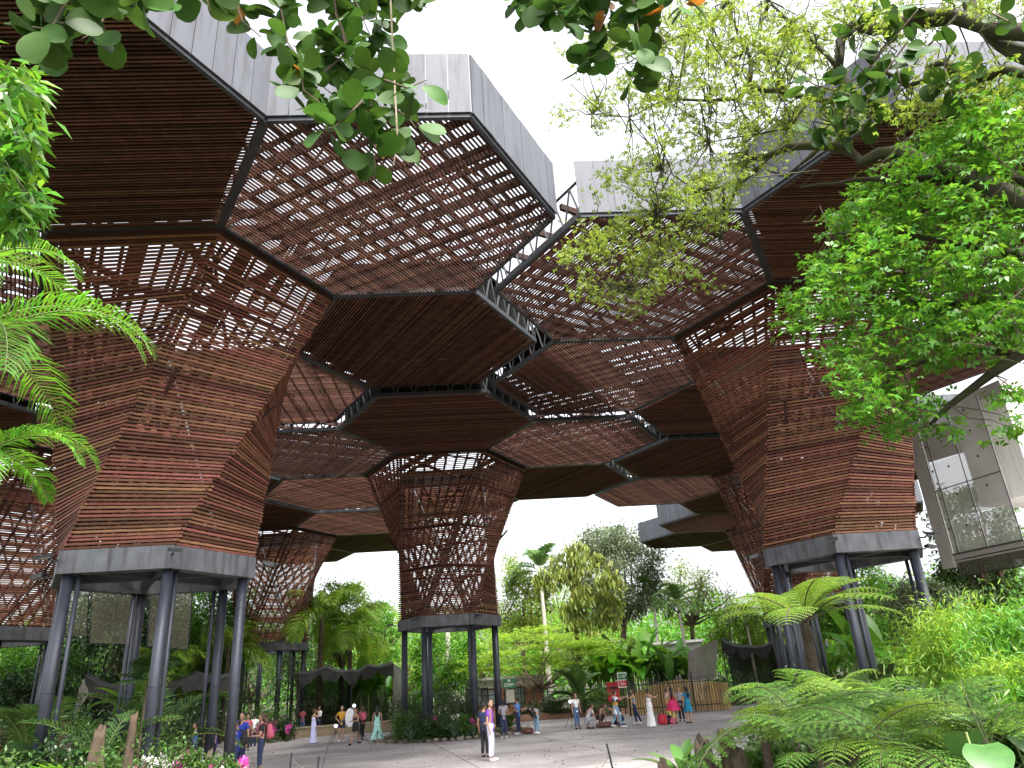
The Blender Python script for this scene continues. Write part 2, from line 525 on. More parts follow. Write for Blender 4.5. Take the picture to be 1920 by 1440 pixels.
flower_tree('L', *LC, 13.35, label='large timber canopy tower left of the plaza with dark red slatted trunk', opaque=(273, 33), single=(273, 333), faces=(243, 303))
flower_tree('R', *RC, 13.2, label='large timber canopy tower right of the plaza behind the tree fern', opaque=(273, 93), half=(153,), single=(273, 213), faces=(183, 243))
flower_tree('C', *CC, 12.9, ring=(4.8, 5.3), label='timber canopy tower in the middle standing in a round flower bed', opaque=(273, 33, 93), single=(), faces=(183, 243, 303), detail=1, cover=0.04)
flower_tree('FL', *(CC - W1), 12.9, label='timber canopy tower cut by the left edge of the picture', opaque=(273, 33, 93), detail=0)
flower_tree('FB', *(CC - W1 + W2), 12.8, label='farther timber canopy tower above the pink orchids left of centre', opaque=(273, 33, 93, 153), detail=0, cover=0.05)
flower_tree('R2', *(RC + W2), 13.0, label='second timber canopy tower behind the tree fern', opaque=(273, 33, 93, 213), detail=0)
flower_tree('R3', *(RC + 2 * W2), 13.0, label='farthest timber canopy tower on the right, behind the other two', opaque=(273, 33, 93, 153), detail=0, cover=0.05)
for k in list(TREES):
    build_tree(k)
# ------------------------------------------------------------------ the ground
soil = mat('garden_soil', (0.075, 0.05, 0.035), 0.95, nscale=1.6, c2=(0.11, 0.075, 0.045), bump=0.6)
lawn = mat('leaf_litter_ground', (0.03, 0.04, 0.014), 0.95, nscale=0.4, c2=(0.05, 0.038, 0.022), bump=0.5)
def concrete_mat():
    m = mat('plaza_concrete', (0.34, 0.315, 0.31), 0.72, nscale=0.35, c2=(0.22, 0.2, 0.2), bump=0.15)
    nt = m.node_tree; N = nt.nodes; L = nt.links
    b = N['Principled BSDF']; src = b.inputs['Base Color'].links[0].from_socket
    tc = N.new('ShaderNodeNewGeometry')
    n = N.new('ShaderNodeTexNoise'); n.inputs['Scale'].default_value = 6; n.inputs['Detail'].default_value = 8
    L.new(tc.outputs['Position'], n.inputs['Vector'])
    r = N.new('ShaderNodeMapRange'); r.inputs[1].default_value = .3; r.inputs[2].default_value = .7; r.inputs[3].default_value = .82; r.inputs[4].default_value = 1.15
    L.new(n.outputs['Fac'], r.inputs[0])
    h = N.new('ShaderNodeHueSaturation'); L.new(r.outputs[0], h.inputs['Value']); L.new(src, h.inputs['Color'])
    L.new(h.outputs[0], b.inputs['Base Color'])
    return m
concrete = concrete_mat()
clay = mat('red_clay_soil', (0.2, 0.1, 0.06), 0.95, nscale=1.2, namt=0.3, bump=0.5)
tag(MB().raw([(-400, -200, -0.012), (400, -200, -0.012), (400, 600, -0.012), (-400, 600, -0.012)], [(0, 1, 2, 3)]).build('ground', lawn, loc=(0, 0, 0)), kind='structure')
plaza_px = [(455, 1378), (560, 1381), (700, 1374), (760, 1371), (1000, 1352), (1090, 1345), (1180, 1338), (1345, 1326), (1480, 1312)]
poly = [gp(x, y)[:2] for x, y in plaza_px] + [np.array([20, 34]), np.array([12, 24]), np.array([4.5, 14]), np.array([2, 9]), np.array([-3, 9]), np.array([-5, 16]), np.array([-10, 24.5]), np.array([-22, 34])]
V = [v3(p, 0.0) for p in poly]
tag(MB().raw(V, [tuple(range(len(V) - 1, -1, -1))]).build('plaza_floor', concrete, loc=(0, 0, 0)), kind='structure')
# expansion joints sawn into the plaza floor
joint_m = mat('joint_filler', (0.13, 0.12, 0.115), 0.9)
def inside(p, poly_):
    c_ = False; n_ = len(poly_)
    for i in range(n_):
        a, b = poly_[i], poly_[(i + 1) % n_]
        if (a[1] > p[1]) != (b[1] > p[1]) and p[0] < (b[0] - a[0]) * (p[1] - a[1]) / (b[1] - a[1]) + a[0]: c_ = not c_
    return c_
jm = MB()
for ang_ in (13.6, 103.6):
    t_, n_ = u2(ang_), u2(ang_ + 90)
    for k_ in range(-14, 16):
        run = None
        for q_ in np.arange(-60, 60, 0.5):
            p_ = LC + n_ * k_ * 4.3 + t_ * q_
            if inside(p_, poly) and inside(p_ + t_ * 0.5, poly):
                run = (p_, p_ + t_ * 0.5) if run is None else (run[0], p_ + t_ * 0.5)
            elif run is not None:
                jm.raw([v3(run[0] - n_ * .02, .004), v3(run[1] - n_ * .02, .004), v3(run[1] + n_ * .02, .004), v3(run[0] + n_ * .02, .004)], [(0, 1, 2, 3)]); run = None
tag(jm.build('plaza_joints', joint_m, loc=(0, 0, 0)), kind='structure')
rgq = np.random.default_rng(17)
LP = np.array([p for p in np.stack([rgq.uniform(-14, 14, 1600), rgq.uniform(20, 46, 1600)], -1) if inside(p, poly)])[:700]
LPz = np.concatenate([LP, np.full((len(LP), 1), 0.012)], 1)

BEDS = {}
def bed(key, cx, cy, rx, ry, h, name='flower_bed', m=None, z=0.0, seed=0):
    rg = np.random.default_rng(seed + 3)
    nr, na = 9, 40
    ph = rg.uniform(0, 6.28, 5)
    def hgt(x, y):
        dx, dy = (x - cx) / rx, (y - cy) / ry
        r = math.hypot(dx, dy); a = math.atan2(dy, dx)
        return z + max(0.0, (1 - r ** 3) * h * (1 + 0.18 * math.sin(2.1 * x + ph[0]) + 0.14 * math.sin(2.7 * y + ph[1])))
    V = [(cx, cy, hgt(cx, cy))]; F = []
    for j in range(1, nr + 1):
        for i in range(na):
            a = 2 * math.pi * i / na
            w = 1 + (0.05 * math.sin(3 * a + ph[2]) + 0.04 * math.sin(7 * a + ph[3])) * (j / nr)
            x, y = cx + rx * w * j / nr * math.cos(a), cy + ry * w * j / nr * math.sin(a)
            V.append((x, y, hgt(x, y) if j < nr else z - 0.03))
    for i in range(na):
        F.append((0, 1 + i, 1 + (i + 1) % na))
        for j in range(nr - 1):
            a, b = 1 + j * na, 1 + (j + 1) * na
            F.append((a + i, b + i, b + (i + 1) % na, a + (i + 1) % na))
    o = MB().raw(V, F).build(name, m or soil, loc=(cx, cy, 0), smooth=True)
    tag(o, kind='structure')
    BEDS[key] = hgt
    return hgt
bedL = bed('L', LC[0] - 1.0, LC[1] + 0.6, 5.4, 4.6, 0.45, seed=1)
bedR = bed('R', 10.6, 17.5, 6.2, 9.5, 0.7, seed=2)
bedC = bed('C', CC[0], CC[1], 3.5, 3.5, 0.35, seed=3)
bedFB = bed('FB', *TREES['FB']['c'], 4.6, 5.0, 0.5, seed=4)
bedFL = bed('FL', *TREES['FL']['c'], 5, 5, 0.4, seed=5)
bedR2 = bed('R2', *TREES['R2']['c'], 4.4, 4.4, 0.5, seed=6)
bedR3 = bed('R3', *TREES['R3']['c'], 4.4, 4.4, 0.5, seed=7)
bed('clay', 0.6, 51, 6.5, 3.2, 0.45, m=clay, seed=8)
bed('clay2', 17, 57, 4.5, 3.0, 0.5, m=clay, seed=9)

# ------------------------------------------------------------------ walls, tents, fences, far buildings
sand = mat('sand_render', (0.26, 0.2, 0.13), 0.9, nscale=2, namt=0.15)
white_wall = mat('white_render', (0.78, 0.77, 0.75), 0.85, nscale=0.8, namt=0.06, dirt=(0.6, 0.58, 0.55))
terracotta = mat('terracotta', (0.42, 0.16, 0.09), 0.85, nscale=3, namt=0.2, var=0.15)
brick_m = mat('brick', (0.23, 0.1, 0.06), 0.9, var=0.3, nscale=12, namt=0.2)
mortar = mat('mortar', (0.2, 0.15, 0.12), 0.95)
black_metal = mat('black_metal', (0.022, 0.023, 0.026), 0.45, 0.3)
bamboo_m = mat('bamboo_cane', (0.5, 0.33, 0.13), 0.6, var=0.3, nscale=8, namt=0.25, stretch=(1, 1, 0.3))
net = mat('dark_shade_net', (0.03, 0.03, 0.03), 0.95, nscale=2.5, namt=0.3, alpha=0.95)
net_grey = mat('grey_shade_net', (0.2, 0.185, 0.17), 0.95, nscale=2.0, namt=0.2, alpha=0.93)

def wall_between(p, q, h, t, name, m, label, cat, z=0.0):
    o = MB().beam(v3(p, z + h / 2), v3(q, z + h / 2), t, h).build(name, m)
    return tag(o, label, cat)
# low sandy wall behind the left group
a, b = gp(470, 1394), gp(738, 1377)
a, b = col(470, 47.5)[:2], col(770, 47.5)[:2]
w = empty('low_wall', v3((a + b) / 2, 0), 'low sand coloured wall behind the group with photo lamps', 'wall')
MB().beam(v3(a, 0.22), v3(b, 0.22), 0.35, 0.5).build('wall_body', sand, w)
MB().beam(v3(a, 0.505), v3(b, 0.505), 0.45, 0.07).build('coping', mat('coping', (0.33, 0.27, 0.19), 0.85, nscale=3, namt=0.15), w)

# brick wall at the far left: bricks are single parts
br = empty('brick_wall', col(40, 40), 'low brick wall with a pale coping behind the left steel legs', 'wall')
p0, p1 = col(-60, 40)[:2], col(128, 40)[:2]
Lw = np.linalg.norm(p1 - p0); dw = v3((p1 - p0) / Lw, 0); nw = np.cross(dw, (0, 0, 1))
MB().beam(v3(p0, 0.95), v3(p1, 0.95), 0.2, 1.9).build('wall_core', mortar, br)
MB().beam(v3(p0, 1.94), v3(p1, 1.94), 0.36, 0.1).build('coping', white_wall, br)
bmesh_ = mesh_np('brick', [(x, y, z) for z in (-.5, .5) for y in (-.5, .5) for x in (-.5, .5)],
                 [(0, 2, 3, 1), (4, 5, 7, 6), (0, 1, 5, 4), (2, 6, 7, 3), (0, 4, 6, 2), (1, 3, 7, 5)], brick_m)
bl, bh = 0.42, 0.145
for j in range(12):
    x = -0.21 * (j % 2)
    while x < Lw:
        x0, x1 = max(x, 0), min(x + bl - 0.025, Lw)
        if x1 - x0 > 0.06:
            for sgn in ((1,) if True else ()):
                o = bpy.data.objects.new('brick', bmesh_); COL.objects.link(o); o.parent = br
                cpos = v3(p0, 0) + dw * (x0 + x1) / 2 + np.array([0, 0, 0.08 + j * 0.157]) + nw * (0.1 + random.uniform(0, 0.01)) - WLOC[br.name]
                ex, ey = dw * (x1 - x0), nw * 0.04
                o.matrix_basis = Matrix(((ex[0], ey[0], 0, cpos[0]), (ex[1], ey[1], 0, cpos[1]), (0, 0, 0.13, cpos[2]), (0, 0, 0, 1)))
        x += bl

# shade-net tents over the dark nursery beds
def tent(pts_px, dist, depth, label, side=None, peaks=(), bulge=0.35, n=26, rail=True):
    """pts_px: front upper edge (x,y) left to right at a distance; a roof that sags between its poles, closed behind"""
    P = [atd(x, y, dist) for x, y in pts_px]
    root = empty('net_tent', v3((P[0] + P[-1])[:2] / 2, 0), label, 'tent')
    xs = np.linspace(0, len(P) - 1, n)
    top = []
    for s in xs:
        i = min(int(s), len(P) - 2); f = s - i
        q = P[i] * (1 - f) + P[i + 1] * f
        q = q - np.array([0, 0, bulge * 4 * f * (1 - f) * 0.5])
        top.append(q)
    back = np.array([P[0][0] + P[-1][0], P[0][1] + P[-1][1], 0]); back /= np.linalg.norm(back)
    V, F = [], []
    rows = 6
    for j in range(rows + 1):
        t = j / rows
        for q in top:
            V.append(q + back * depth * t + np.array([0, 0, 0.5 * math.sin(math.pi * t) * 0.6 - 0.15 * t]))
    for j in range(rows):
        for i in range(n - 1):
            a = j * n + i
            F.append((a, a + 1, a + n + 1, a + n))
    MB().raw(V, F).build('roof_net', net, root, smooth=True)
    V, F = [], []
    for j in range(4):
        for q in top:
            V.append(q + back * depth * 0.97 - np.array([0, 0, (q[2]) * j / 3]))
    for j in range(3):
        for i in range(n - 1):
            a = j * n + i
            F.append((a, a + 1, a + n + 1, a + n))
    MB().raw(V, F).build('back_net', net, root, smooth=True)
    # hem drooping along the front
    V, F = [], []
    for j in range(3):
        for i, q in enumerate(top):
            dr = 0.55 + 0.25 * math.sin(i * 1.1) + 0.15 * math.sin(i * 2.3)
            V.append(q - np.array([0, 0, dr * j / 2]) + back * 0.04 * math.sin(i * 1.7) * j)
    for j in range(2):
        for i in range(n - 1):
            a = j * n + i
            F.append((a, a + 1, a + n + 1, a + n))
    MB().raw(V, F).build('front_hem', net, root, smooth=True)
    for q in (P[0], P[len(P) // 2], P[-1]):
        MB().tube([v3(q[:2], 0) + back * 0.3, q + back * 0.3], 0.04, 6).build('pole', black_metal, root)
    return root, P, back
def tent_side(root, P4, name='side_net', m=None, seed=1):
    A, B, Cc, D = [np.asarray(p, float) for p in P4]     # A top-left, B top-right, C bottom-right, D bottom-left
    n = 10; V, F = [], []
    nrm = np.cross(B - A, D - A); nrm /= np.linalg.norm(nrm)
    for j in range(n + 1):
        for i in range(n + 1):
            s, t = i / n, j / n
            p = A * (1 - s) * (1 - t) + B * s * (1 - t) + Cc * s * t + D * (1 - s) * t
            V.append(p + nrm * 0.09 * (math.sin(s * 9 + seed) + 0.5 * math.sin(s * 17 + 2 * t)) * (0.3 + t))
    for j in range(n):
        for i in range(n):
            a = j * (n + 1) + i
            F.append((a, a + 1, a + n + 2, a + n + 1))
    return MB().raw(V, F).build(name, m or net_grey, root, smooth=True)
t1, P1, bk = tent([(560, 1262), (610, 1250), (660, 1258), (690, 1248), (738, 1243)], 50, 7, 'long black shade net tent behind the group with photo lamps')
tent_side(t1, [atd(738, 1243, 50), atd(762, 1262, 53), atd(760, 1325, 53), atd(742, 1312, 50)])
t2, P2_, bk2 = tent([(1352, 1200), (1400, 1213), (1450, 1205), (1500, 1210)], 54, 7, 'black shade net tent with a grey side flap behind the bamboo fence')
tent_side(t2, [atd(1290, 1222, 53), atd(1346, 1198, 53), atd(1342, 1272, 53), atd(1291, 1277, 53)], seed=3)
t3, P3_, bk3 = tent([(160, 1268), (235, 1290), (300, 1283), (370, 1262), (440, 1265)], 42, 6, 'dark shade net tent with a sagging roof behind the left planting')
tent_side(t3, [atd(148, 1290, 42), atd(162, 1266, 42), atd(168, 1300, 42), atd(138, 1345, 42)], seed=5)
t4, P4_, bk4 = tent([(1640, 1200), (1660, 1196), (1690, 1198)], 60, 4, 'small black shade net tent glimpsed between the right steel legs', n=12)

# hanging mesh screens behind the left tower
mesh_scr = mat('khaki_mesh_screen', (0.085, 0.082, 0.052), 0.9, nscale=1.5, namt=0.2, alpha=0.72)
def screen(px4, dist, label, cols=2):
    P = [atd(x, y, dist) for x, y in px4]      # tl, tr, br, bl
    root = empty('hanging_screen', (P[2] + P[3]) / 2, label, 'screen', 'hanging mesh screens')
    for i in range(cols):
        a, b = i / cols, (i + 1) / cols
        Q = [P[0] + (P[1] - P[0]) * a, P[0] + (P[1] - P[0]) * b, P[3] + (P[2] - P[3]) * b, P[3] + (P[2] - P[3]) * a]
        MB().raw(Q, [(0, 1, 2, 3)]).build('mesh_panel', mesh_scr, root)
    f = MB()
    for a, b in ((0, 1), (1, 2), (2, 3), (3, 0)):
        f.tube([P[a], P[b]], 0.025, 5)
    for i in range(1, cols):
        f.tube([P[0] + (P[1] - P[0]) * i / cols, P[3] + (P[2] - P[3]) * i / cols], 0.012, 4)
    f.build('screen_frame', black_metal, root)
    h = MB()
    top = 12.6
    for q in (P[0], P[1]):
        h.tube([q, v3(q[:2], top)], 0.012, 4)
    h.build('hanging_cable', black_metal, root)
screen([(173, 1095), (268, 1105), (262, 1208), (168, 1206)], 34, 'khaki mesh screen hanging behind the two left steel legs')
screen([(282, 1100), (362, 1105), (352, 1218), (276, 1212)], 34, 'khaki mesh screen hanging behind the front steel leg')
screen([(128, 1090), (168, 1093), (163, 1192), (122, 1192)], 36, 'narrow mesh screen hanging beside the outermost left leg', 1)

# fence of black bars
def fence(px, d0, d1, h, gap, label, name='bar_fence', rails=(0.2, 0.85)):
    a, b = col(px[0], d0)[:2], col(px[1], d1)[:2]
    L = np.linalg.norm(b - a); d = v3((b - a) / L, 0)
    root = empty(name, v3((a + b) / 2, 0), label, 'fence')
    n = int(L / gap)
    for i in range(n + 1):
        p = v3(a, 0) + d * (L * i / n)
        if i % 12 == 0:
            MB().tube([p, p + (0, 0, h + 0.25)], 0.045, 6).build('post', black_metal, root)
        else:
            MB().tube([p, p + (0, 0, h)], 0.017, 5).build('bar', black_metal, root)
    for r in rails:
        MB().beam(v3(a, h * r), v3(b, h * r), 0.03, 0.05).build('rail', black_metal, root)
    return root
fence((880, 1175), 53, 50, 1.75, 0.15, 'black bar fence behind the cycad and the green sign')
fence((1175, 1345), 45.5, 46, 1.9, 0.15, 'black bar fence in front of the bamboo cane screen')
# bamboo cane screen
bf = empty('bamboo_screen', col(1265, 48), 'screen of yellow bamboo canes behind the dancing group', 'fence')
a, b = col(1172, 47)[:2], col(1362, 47.5)[:2]
L = np.linalg.norm(b - a)
n = int(L / 0.105)
for i in range(n):
    f = i / n
    p = a + (b - a) * f
    top = 1.0 + 0.75 * math.sin(min(1, f * 1.9) * math.pi / 2) - 0.75 * max(0, f - 0.55) + random.uniform(-0.02, 0.02)
    z = [0, top * 0.33, top * 0.34, top * 0.66, top * 0.67, top]
    MB().tube([v3(p, q) for q in z], [0.045, 0.043, 0.048, 0.043, 0.048, 0.042], 6).build('cane', bamboo_m, bf)

# far buildings
def house(px0, px1, d, h, label, low=None, roof=None, wins=()):
    a, b = col(px0, d)[:2], col(px1, d)[:2]
    dirv = v3((b - a) / np.linalg.norm(b - a), 0); back = np.cross((0, 0, 1), dirv)
    root = empty('garden_building', v3((a + b) / 2, 0), label, 'building')
    m = MB(); A, B = v3(a, 0), v3(b, 0)
    V = [A, B, B + back * 6, A + back * 6]; V += [p + np.array([0, 0, h]) for p in V]
    m.raw(V, [(0, 1, 5, 4), (1, 2, 6, 5), (2, 3, 7, 6), (3, 0, 4, 7), (4, 5, 6, 7)])
    m.build('wall', white_wall, root)
    MB().box((A + B) / 2 + back * 3 + np.array([0, 0, h + 0.1]), dirv * (np.linalg.norm(b - a) / 2 + 0.3), back * 3.4, (0, 0, 0.1)).build('roof', roof or white_wall, root)
    if low:
        MB().box((A + B) / 2 - back * 0.03 + np.array([0, 0, low / 2]), dirv * (np.linalg.norm(b - a) / 2 - 0.05), back * 0.03, (0, 0, low / 2)).build('lower_wall', terracotta, root)
    for f, w_, z0, z1 in wins:
        c0 = A + (B - A) * f - back * 0.08 + np.array([0, 0, (z0 + z1) / 2])
        wf = MB()
        for s in (-1, 1):
            wf.box(c0 + dirv * s * w_ / 2, dirv * 0.04, back * 0.05, (0, 0, (z1 - z0) / 2 + .04))
            wf.box(c0 + np.array([0, 0, s * (z1 - z0) / 2]), dirv * w_ / 2, back * 0.05, (0, 0, 0.04))
        wo = wf.build('window', black_metal, root)
        MB().box(c0, dirv * w_ / 2 * 0.97, back * 0.01, (0, 0, (z1 - z0) / 2 * 0.97)).build('pane', MATS['glass_dull'], wo)
    return root
house(872, 1020, 60, 2.45, 'white garden building with a terracotta lower wall behind the middle legs', low=1.9, wins=((0.15, 1.6, 0.7, 1.9), (0.33, 1.5, 0.7, 1.8), (0.62, 1.5, 0.7, 1.8)))
house(1215, 1320, 66, 4.4, 'white building glimpsed behind the banana plants', wins=((0.5, 1.5, 1.2, 2.6),))

# glazed pavilion at the right edge
glass_pane = mat('grey_glass', (0.55, 0.54, 0.52), 0.2, 0.0, alpha=0.5, spec=0.9, nscale=0.4, namt=0.25)
pav_side = mat('pavilion_cladding', (0.4, 0.37, 0.35), 0.7, nscale=1.5, namt=0.1)
zb, zt = 6.0, 11.9
A = atz(1788, 1040, zb); B0 = atz(1920, 1012, zb)
dv = (B0 - A); dv[2] = 0; dv /= np.linalg.norm(dv)
nv = np.cross(dv, (0, 0, 1))
if nv @ (CO - A) < 0: nv = -nv
pv = empty('glazed_pavilion', v3(A[:2], 0) - nv * 2 + dv * 3, 'raised grey glazed pavilion with bolted panes at the right edge', 'building')
WP = float(np.linalg.norm(atz(1918, 1012, zb) - A))
cols_, rows_ = [0, 0.1 * WP, 0.52 * WP, WP], [0, 1.4, 2.7, 3.9, 5.0, 5.9]
for i in range(len(cols_) - 1):
    for j in range(len(rows_) - 1):
        c0 = A + dv * (cols_[i] + cols_[i + 1]) / 2 + np.array([0, 0, (rows_[j] + rows_[j + 1]) / 2])
        MB().box(c0, dv * (cols_[i + 1] - cols_[i]) / 2 * 0.99, nv * 0.01, (0, 0, (rows_[j + 1] - rows_[j]) / 2 - 0.006)).build('pane', glass_pane, pv)
fr = MB()
for x in cols_: fr.tube([A + dv * x + nv * 0.05, A + dv * x + nv * 0.05 + np.array([0, 0, 5.9])], 0.022, 5)
fr.tube([A + nv * 0.05, A + dv * WP + nv * 0.05], 0.03, 5)
fr.tube([A + nv * 0.05 + (0, 0, 2.7), A + dv * WP + nv * 0.05 + (0, 0, 2.7)], 0.02, 5)
fr.build('glazing_frame', black_metal, pv)
for i in range(len(cols_) - 1):
    for j in range(1, len(rows_)):
        q = A + dv * (cols_[i] + cols_[i + 1]) / 2 + nv * 0.02 + np.array([0, 0, rows_[j] - 0.35])
        MB().ball(q, (0.045, 0.045, 0.045), 8, 5).build('bolt', black_metal, pv)
MB().box(A - dv * 0.32 + (0, 0, 2.7), dv * 0.3, nv * 0.1, (0, 0, 3.2)).build('side_cladding', pav_side, pv)
MB().box(A + dv * WP / 2 - nv * 0.8 - (0, 0, 0.32), dv * WP / 2, nv * 0.8, (0, 0, 0.05)).build('soffit', pav_side, pv)
for i in range(4):
    MB().box(A + dv * (0.1 + WP * (i + 0.5) / 4) + nv * 0.02 - (0, 0, 0.62), dv * (WP / 8 - 0.02), nv * 0.012, (0, 0, 0.27)).build('lower_pane', mesh_scr, pv)
lf = MB()
for i in range(5): lf.tube([A + dv * (0.1 + WP * i / 4) + nv * 0.03 - (0, 0, 0.36), A + dv * (0.1 + WP * i / 4) + nv * 0.03 - (0, 0, 0.92)], 0.02, 5)
lf.tube([A + nv * 0.03 - (0, 0, 0.92), A + dv * WP + nv * 0.03 - (0, 0, 0.92)], 0.025, 5)
lf.build('lower_frame', black_metal, pv)
bk_ = -nv
MB().box(A + dv * WP * .45 + bk_ * 3.5 + (0, 0, 4.2), dv * WP * .4, bk_ * 1.4, (0, 0, 2.2)).build('plant_room', white_wall, pv)
MB().box(A + dv * WP * .45 + bk_ * 3.5 + (0, 0, 6.6), dv * WP * .46, bk_ * 1.6, (0, 0, 0.25)).build('plant_room_roof', pav_side, pv)
MB().box(A + dv * WP / 2 + bk_ * 3 - (0, 0, 0.1), dv * WP / 2, bk_ * 3.0, (0, 0, 0.12)).build('floor_slab', pav_side, pv)
for x in (WP * .7, WP * .95):
    MB().tube([v3((A + dv * x + bk_ * 3)[:2], -0.1), A + dv * x + bk_ * 3 - (0, 0, 0.05)], 0.15, 10).build('column', steel_leg, pv)
# ------------------------------------------------------------------ plants
lf_bright = mat('leaf_bright', (0.085, 0.245, 0.016), 0.45, var=0.35, hue=0.02, transl=0.4)
lf_lime = mat('leaf_lime', (0.19, 0.33, 0.03), 0.5, var=0.35, hue=0.02, transl=0.45)
lf_yellow = mat('leaf_yellow_green', (0.17, 0.25, 0.03), 0.5, var=0.35, hue=0.025, transl=0.45)
lf_mid = mat('leaf_mid', (0.07, 0.15, 0.028), 0.45, var=0.4, hue=0.02, transl=0.35)
lf_dark = mat('leaf_dark', (0.035, 0.08, 0.02), 0.4, var=0.4, hue=0.02, transl=0.25)
lf_grey = mat('leaf_grey_green', (0.115, 0.15, 0.075), 0.55, var=0.35, hue=0.015, transl=0.3)
lf_fern = mat('leaf_fern', (0.085, 0.19, 0.025), 0.5, var=0.5, hue=0.015, transl=0.4)
lf_fern2 = mat('leaf_fern_lime', (0.14, 0.25, 0.028), 0.5, var=0.3, hue=0.015, transl=0.4)
lf_clusia = mat('leaf_clusia', (0.042, 0.105, 0.014), 0.5, spec=0.2, var=0.45, hue=0.012, transl=0.3, nscale=14, namt=0.15)
lf_orange = mat('leaf_withered', (0.4, 0.17, 0.02), 0.5, var=0.2, transl=0.3)
lf_blue = mat('leaf_blue_green', (0.11, 0.17, 0.11), 0.5, var=0.25, transl=0.25)
bark = mat('bark', (0.13, 0.095, 0.065), 0.9, nscale=9, namt=0.45, stretch=(1, 1, 0.4), bump=0.8)
bark_moss = mat('mossy_bark', (0.05, 0.041, 0.027), 0.95, nscale=7, c2=(0.055, 0.064, 0.02), bump=0.9)
bark_pale = mat('pale_bark', (0.5, 0.46, 0.4), 0.85, nscale=4, namt=0.25, stretch=(1, 1, 3))
stem_g = mat('green_stem', (0.16, 0.2, 0.06), 0.6)
stump_m = mat('dead_wood', (0.085, 0.062, 0.042), 0.9, nscale=9, c2=(0.04, 0.028, 0.02), stretch=(1.5, 1.5, 0.5), bump=1.0)
stump_w = mat('pale_dead_wood', (0.075, 0.05, 0.03), 0.9, nscale=9, c2=(0.05, 0.033, 0.02), stretch=(1.5, 1.5, 0.5), bump=1.0)
pink = mat('orchid_pink', (0.62, 0.09, 0.36), 0.5, var=0.3, hue=0.02, transl=0.3)
whitef = mat('orchid_white', (0.75, 0.68, 0.7), 0.5, var=0.15, transl=0.3)
orangef = mat('heliconia_orange', (0.7, 0.16, 0.03), 0.5, var=0.2)

def nrmz(a):
    a = np.asarray(a, float)
    return a / (np.linalg.norm(a, axis=-1, keepdims=True) + 1e-9)
QUADLEAF_V = np.array([(0, 0, 0), (0.42, -0.5, 0.06), (1, 0, -0.1), (0.42, 0.5, 0.06)])
QUADLEAF_F = np.array([(0, 1, 2, 3)])
# a three-leaflet spray
def tri_tpl():
    V, F = [], []
    for k, a in enumerate((-50, 0, 50)):
        c, s = math.cos(math.radians(a)), math.sin(math.radians(a))
        for x, y, z in QUADLEAF_V * np.array([0.75, 0.42, 1]):
            x += 0.2
            V.append((x * c - y * s, x * s + y * c, z))
        F.append(tuple(4 * k + i for i in range(4)))
    return np.array(V), np.array(F)
TRI_V, TRI_F = tri_tpl()
def pinn_tpl(n=4):
    V, F = [], []
    for i in range(n):
        x0 = 0.12 + 0.8 * i / n
        for s in (-1, 1):
            b = len(V)
            V += [(x0, 0, 0), (x0 + 0.02, s * 0.25, 0.03), (x0 + 0.14, s * 0.42, -0.03), (x0 + 0.16, s * 0.14, 0.02)]
            F.append((b, b + 1, b + 2, b + 3))
    return np.array(V), np.array(F)
PIN_V, PIN_F = pinn_tpl()
def scatter(P, D, N, L, W, tpl=(QUADLEAF_V, QUADLEAF_F)):
    P, D, N = np.asarray(P, float), nrmz(D), np.asarray(N, float)
    Y = nrmz(np.cross(N, D)); Z = np.cross(D, Y)
    L = np.broadcast_to(L, len(P)); W = np.broadcast_to(W, len(P))
    tv, tf = tpl
    V = P[:, None, :] + tv[None, :, 0:1] * (D * L[:, None])[:, None, :] + tv[None, :, 1:2] * (Y * W[:, None])[:, None, :] + tv[None, :, 2:3] * (Z * L[:, None])[:, None, :]
    n = len(tv)
    F = tf[None] + (np.arange(len(P)) * n)[:, None, None]
    return V.reshape(-1, 3), F.reshape(-1, tf.shape[1])
def leaf_obj(name, V, F, m, parent, loc=None):
    loc = WLOC[parent.name] if loc is None else np.array(loc, float)
    me = mesh_np(name, V - loc, F, m)
    return link(bpy.data.objects.new(name, me), parent, loc)
def rand_dirs(n, r=rng):
    return nrmz(r.normal(size=(n, 3)))
def crown_pts(center, rad, nclump, per, cr, r=rng, shell=0.55, flat=0.7):
    d = rand_dirs(nclump, r)
    rr = shell + (1 - shell) * r.random(nclump)
    C = np.asarray(center) + d * rr[:, None] * np.asarray(rad)
    sz = cr * (0.6 + 0.8 * r.random(nclump))
    P = C[:, None, :] + r.normal(size=(nclump, per, 3)) * 0.5 * sz[:, None, None] * np.array([1, 1, flat])
    out = nrmz(P - np.asarray(center)[None, None, :])
    return C, P.reshape(-1, 3), out.reshape(-1, 3)
def limb(m, p, q, r0, r1, seed=0, n=5, wob=0.08, sides=7, sag=0.0):
    rg = np.random.default_rng(seed)
    p, q = np.asarray(p, float), np.asarray(q, float)
    L = np.linalg.norm(q - p)
    pts = [p + (q - p) * i / n + (rg.normal(size=3) * wob * L * (0 < i < n)) + np.array([0, 0, sag * L * math.sin(math.pi * i / n)]) for i in range(n + 1)]
    m.tube(pts, list(np.linspace(r0, r1, n + 1)), sides)
    return pts
